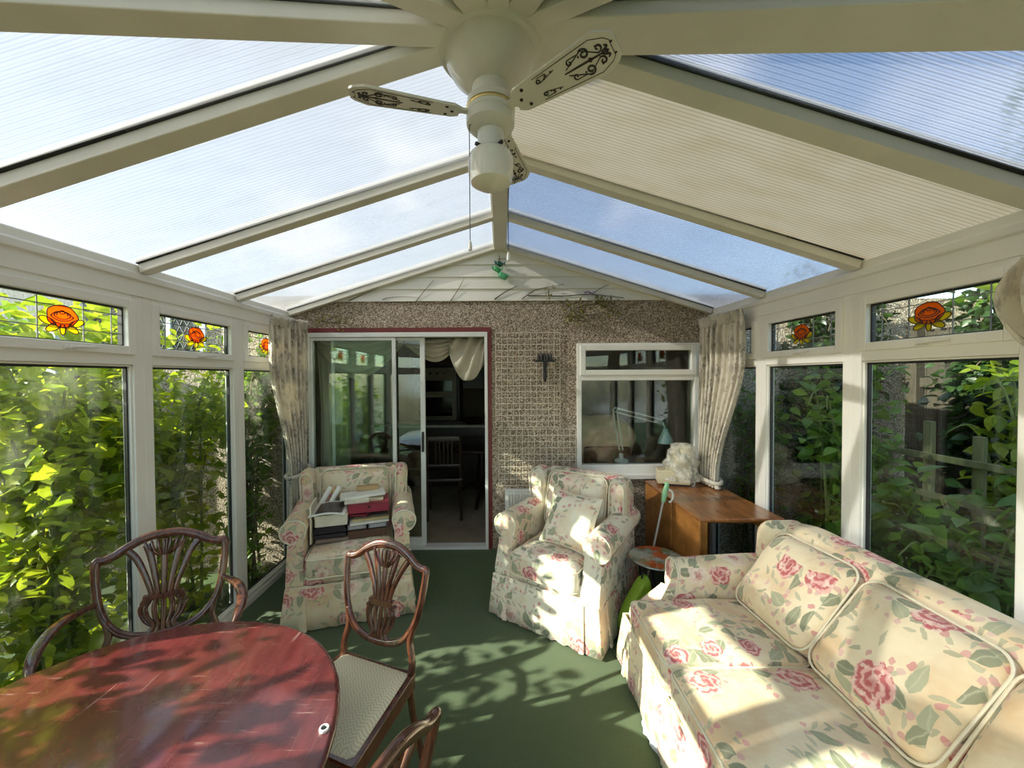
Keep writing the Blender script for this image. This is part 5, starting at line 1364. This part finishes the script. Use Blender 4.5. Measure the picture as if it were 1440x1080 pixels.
shrub('rose_bush', 'climbing rose reaching up at the near end of the big right window', (2.55, 1.45), (.16, .14, 1.95), 240, .10, 'leaf', 34, stems=5, stemmat='greenstem', box=(2.06, 3.02, 1.05, 1.70))
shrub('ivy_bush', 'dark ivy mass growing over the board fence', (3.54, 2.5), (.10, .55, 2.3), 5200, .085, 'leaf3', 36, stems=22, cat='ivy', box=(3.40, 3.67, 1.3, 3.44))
shrub('ivy_bush', 'dark ivy added to darken the shaded house wall beyond the right windows', (3.0, 3.50), (.40, .06, 2.3), 2600, .08, 'leaf3', 37, stems=22, cat='ivy', box=(2.5, 3.66, 3.38, 3.575))  # added to darken the wall, which is bare pebble dash in shade
# trees over the fence
def tree(name, label, c, R, n, L, mat, seed, h):
    r = np.random.default_rng(seed); root = thing(name, label, 'tree', (c[0], c[1], -.08)); org = tuple(root.location)
    b = MB(); b.tube(cr([(c[0], c[1], -.1), (c[0] + .1, c[1] + .05, h * .5), (c[0], c[1], h)], 5), [.13 - .007 * i for i in range(11)], 10)
    for k in range(7):
        a = 2 * PI * k / 7; b.tube(cr([(c[0], c[1], h * .75), (c[0] + R[0] * .4 * math.cos(a), c[1] + R[1] * .4 * math.sin(a), h), (c[0] + R[0] * .8 * math.cos(a), c[1] + R[1] * .8 * math.sin(a), h + R[2] * .4)], 4), [.05 - .005 * i for i in range(9)], 6)
    b.build('trunk', M['bark'], root, org)
    m = n // 6; q = r.normal(size=(m, 3)); q /= np.linalg.norm(q, axis=1, keepdims=True); q *= r.uniform(.35, 1.0, size=(m, 1)) ** .5
    cl = np.array([c[0], c[1], h]) + q * np.array(R); P = np.repeat(cl, 6, 0) + r.normal(size=(m * 6, 3)) * L * 1.1
    leafcloud('crown', M[mat], root, org, P, L, seed=seed + 1)
tree('apple_tree', 'leafy garden tree over the fence behind the nearest right top light', (5.6, 2.4), (1.5, 1.6, 1.4), 4600, .17, 'leaf2', 41, 3.1)
# ------------------------------------------------------------------ sky, sun and camera
W = bpy.data.worlds.new('world'); scene.world = W; W.use_nodes = True
t = W.node_tree; t.nodes.clear()
sky = t.nodes.new('ShaderNodeTexSky'); sky.sky_type = 'NISHITA'; sky.sun_disc = False
SUN_EL, SUN_AZ = math.radians(27), math.radians(195)       # sun stands to the left, a little behind the camera
sky.sun_elevation = SUN_EL; sky.sun_rotation = PI / 2 - SUN_AZ; sky.air_density = 1.0; sky.dust_density = 1.2; sky.ozone_density = 1.2
tc = t.nodes.new('ShaderNodeTexCoord'); nz = t.nodes.new('ShaderNodeTexNoise'); nz.inputs['Scale'].default_value = 3.2; nz.inputs['Detail'].default_value = 7
mp = t.nodes.new('ShaderNodeMapping'); mp.inputs['Scale'].default_value = (1, 1, 2.2); mp.inputs['Location'].default_value = (.3, .1, .2)
t.links.new(tc.outputs['Generated'], mp.inputs[0]); t.links.new(mp.outputs[0], nz.inputs['Vector'])
mr = t.nodes.new('ShaderNodeMapRange'); mr.interpolation_type = 'SMOOTHSTEP'; mr.inputs[1].default_value = .50; mr.inputs[2].default_value = .70
t.links.new(nz.outputs['Fac'], mr.inputs[0])
sc_ = t.nodes.new('ShaderNodeMath'); sc_.operation = 'MULTIPLY'; sc_.inputs[1].default_value = .75; t.links.new(mr.outputs[0], sc_.inputs[0])
mx = t.nodes.new('ShaderNodeMix'); mx.data_type = 'RGBA'; t.links.new(sc_.outputs[0], mx.inputs['Factor'])
t.links.new(sky.outputs[0], mx.inputs[6]); mx.inputs[7].default_value = (5.2, 5.2, 5.4, 1)
bg = t.nodes.new('ShaderNodeBackground'); bg.inputs[1].default_value = .30; t.links.new(mx.outputs[2], bg.inputs[0])
ow = t.nodes.new('ShaderNodeOutputWorld'); t.links.new(bg.outputs[0], ow.inputs[0])
L = bpy.data.lights.new('sun', 'SUN'); L.energy = 8.0; L.angle = math.radians(.6); L.color = (1, .92, .78)
lo = bpy.data.objects.new('sun', L); C.objects.link(lo)
sd = Vector((math.cos(SUN_AZ) * math.cos(SUN_EL), math.sin(SUN_AZ) * math.cos(SUN_EL), math.sin(SUN_EL)))
lo.rotation_euler = (-sd).to_track_quat('-Z', 'Y').to_euler(); lo.location = (-6, 0, 4)
cam = bpy.data.cameras.new('camera'); co = bpy.data.objects.new('camera', cam); C.objects.link(co)
cam.sensor_width = 36; cam.lens = 541 / 1440 * 36; cam.shift_x = 16 / 1440; cam.clip_start = .02
co.matrix_world = Matrix.Translation((0, 0, 1.76)) @ (Rx(math.radians(90 - 1.06)) @ Matrix.Rotation(math.radians(-.32), 3, 'Z')).to_4x4()
scene.camera = co
scene.view_settings.view_transform = 'Standard'; scene.view_settings.look = 'None'; scene.view_settings.gamma = 1.0; scene.view_settings.use_curve_mapping = False
scene.view_settings.exposure = 1.1
cy = scene.cycles
cy.max_bounces = 10; cy.diffuse_bounces = 5; cy.glossy_bounces = 4; cy.transmission_bounces = 8; cy.transparent_max_bounces = 32
cy.caustics_reflective = False; cy.caustics_refractive = False; cy.sample_clamp_indirect = 6
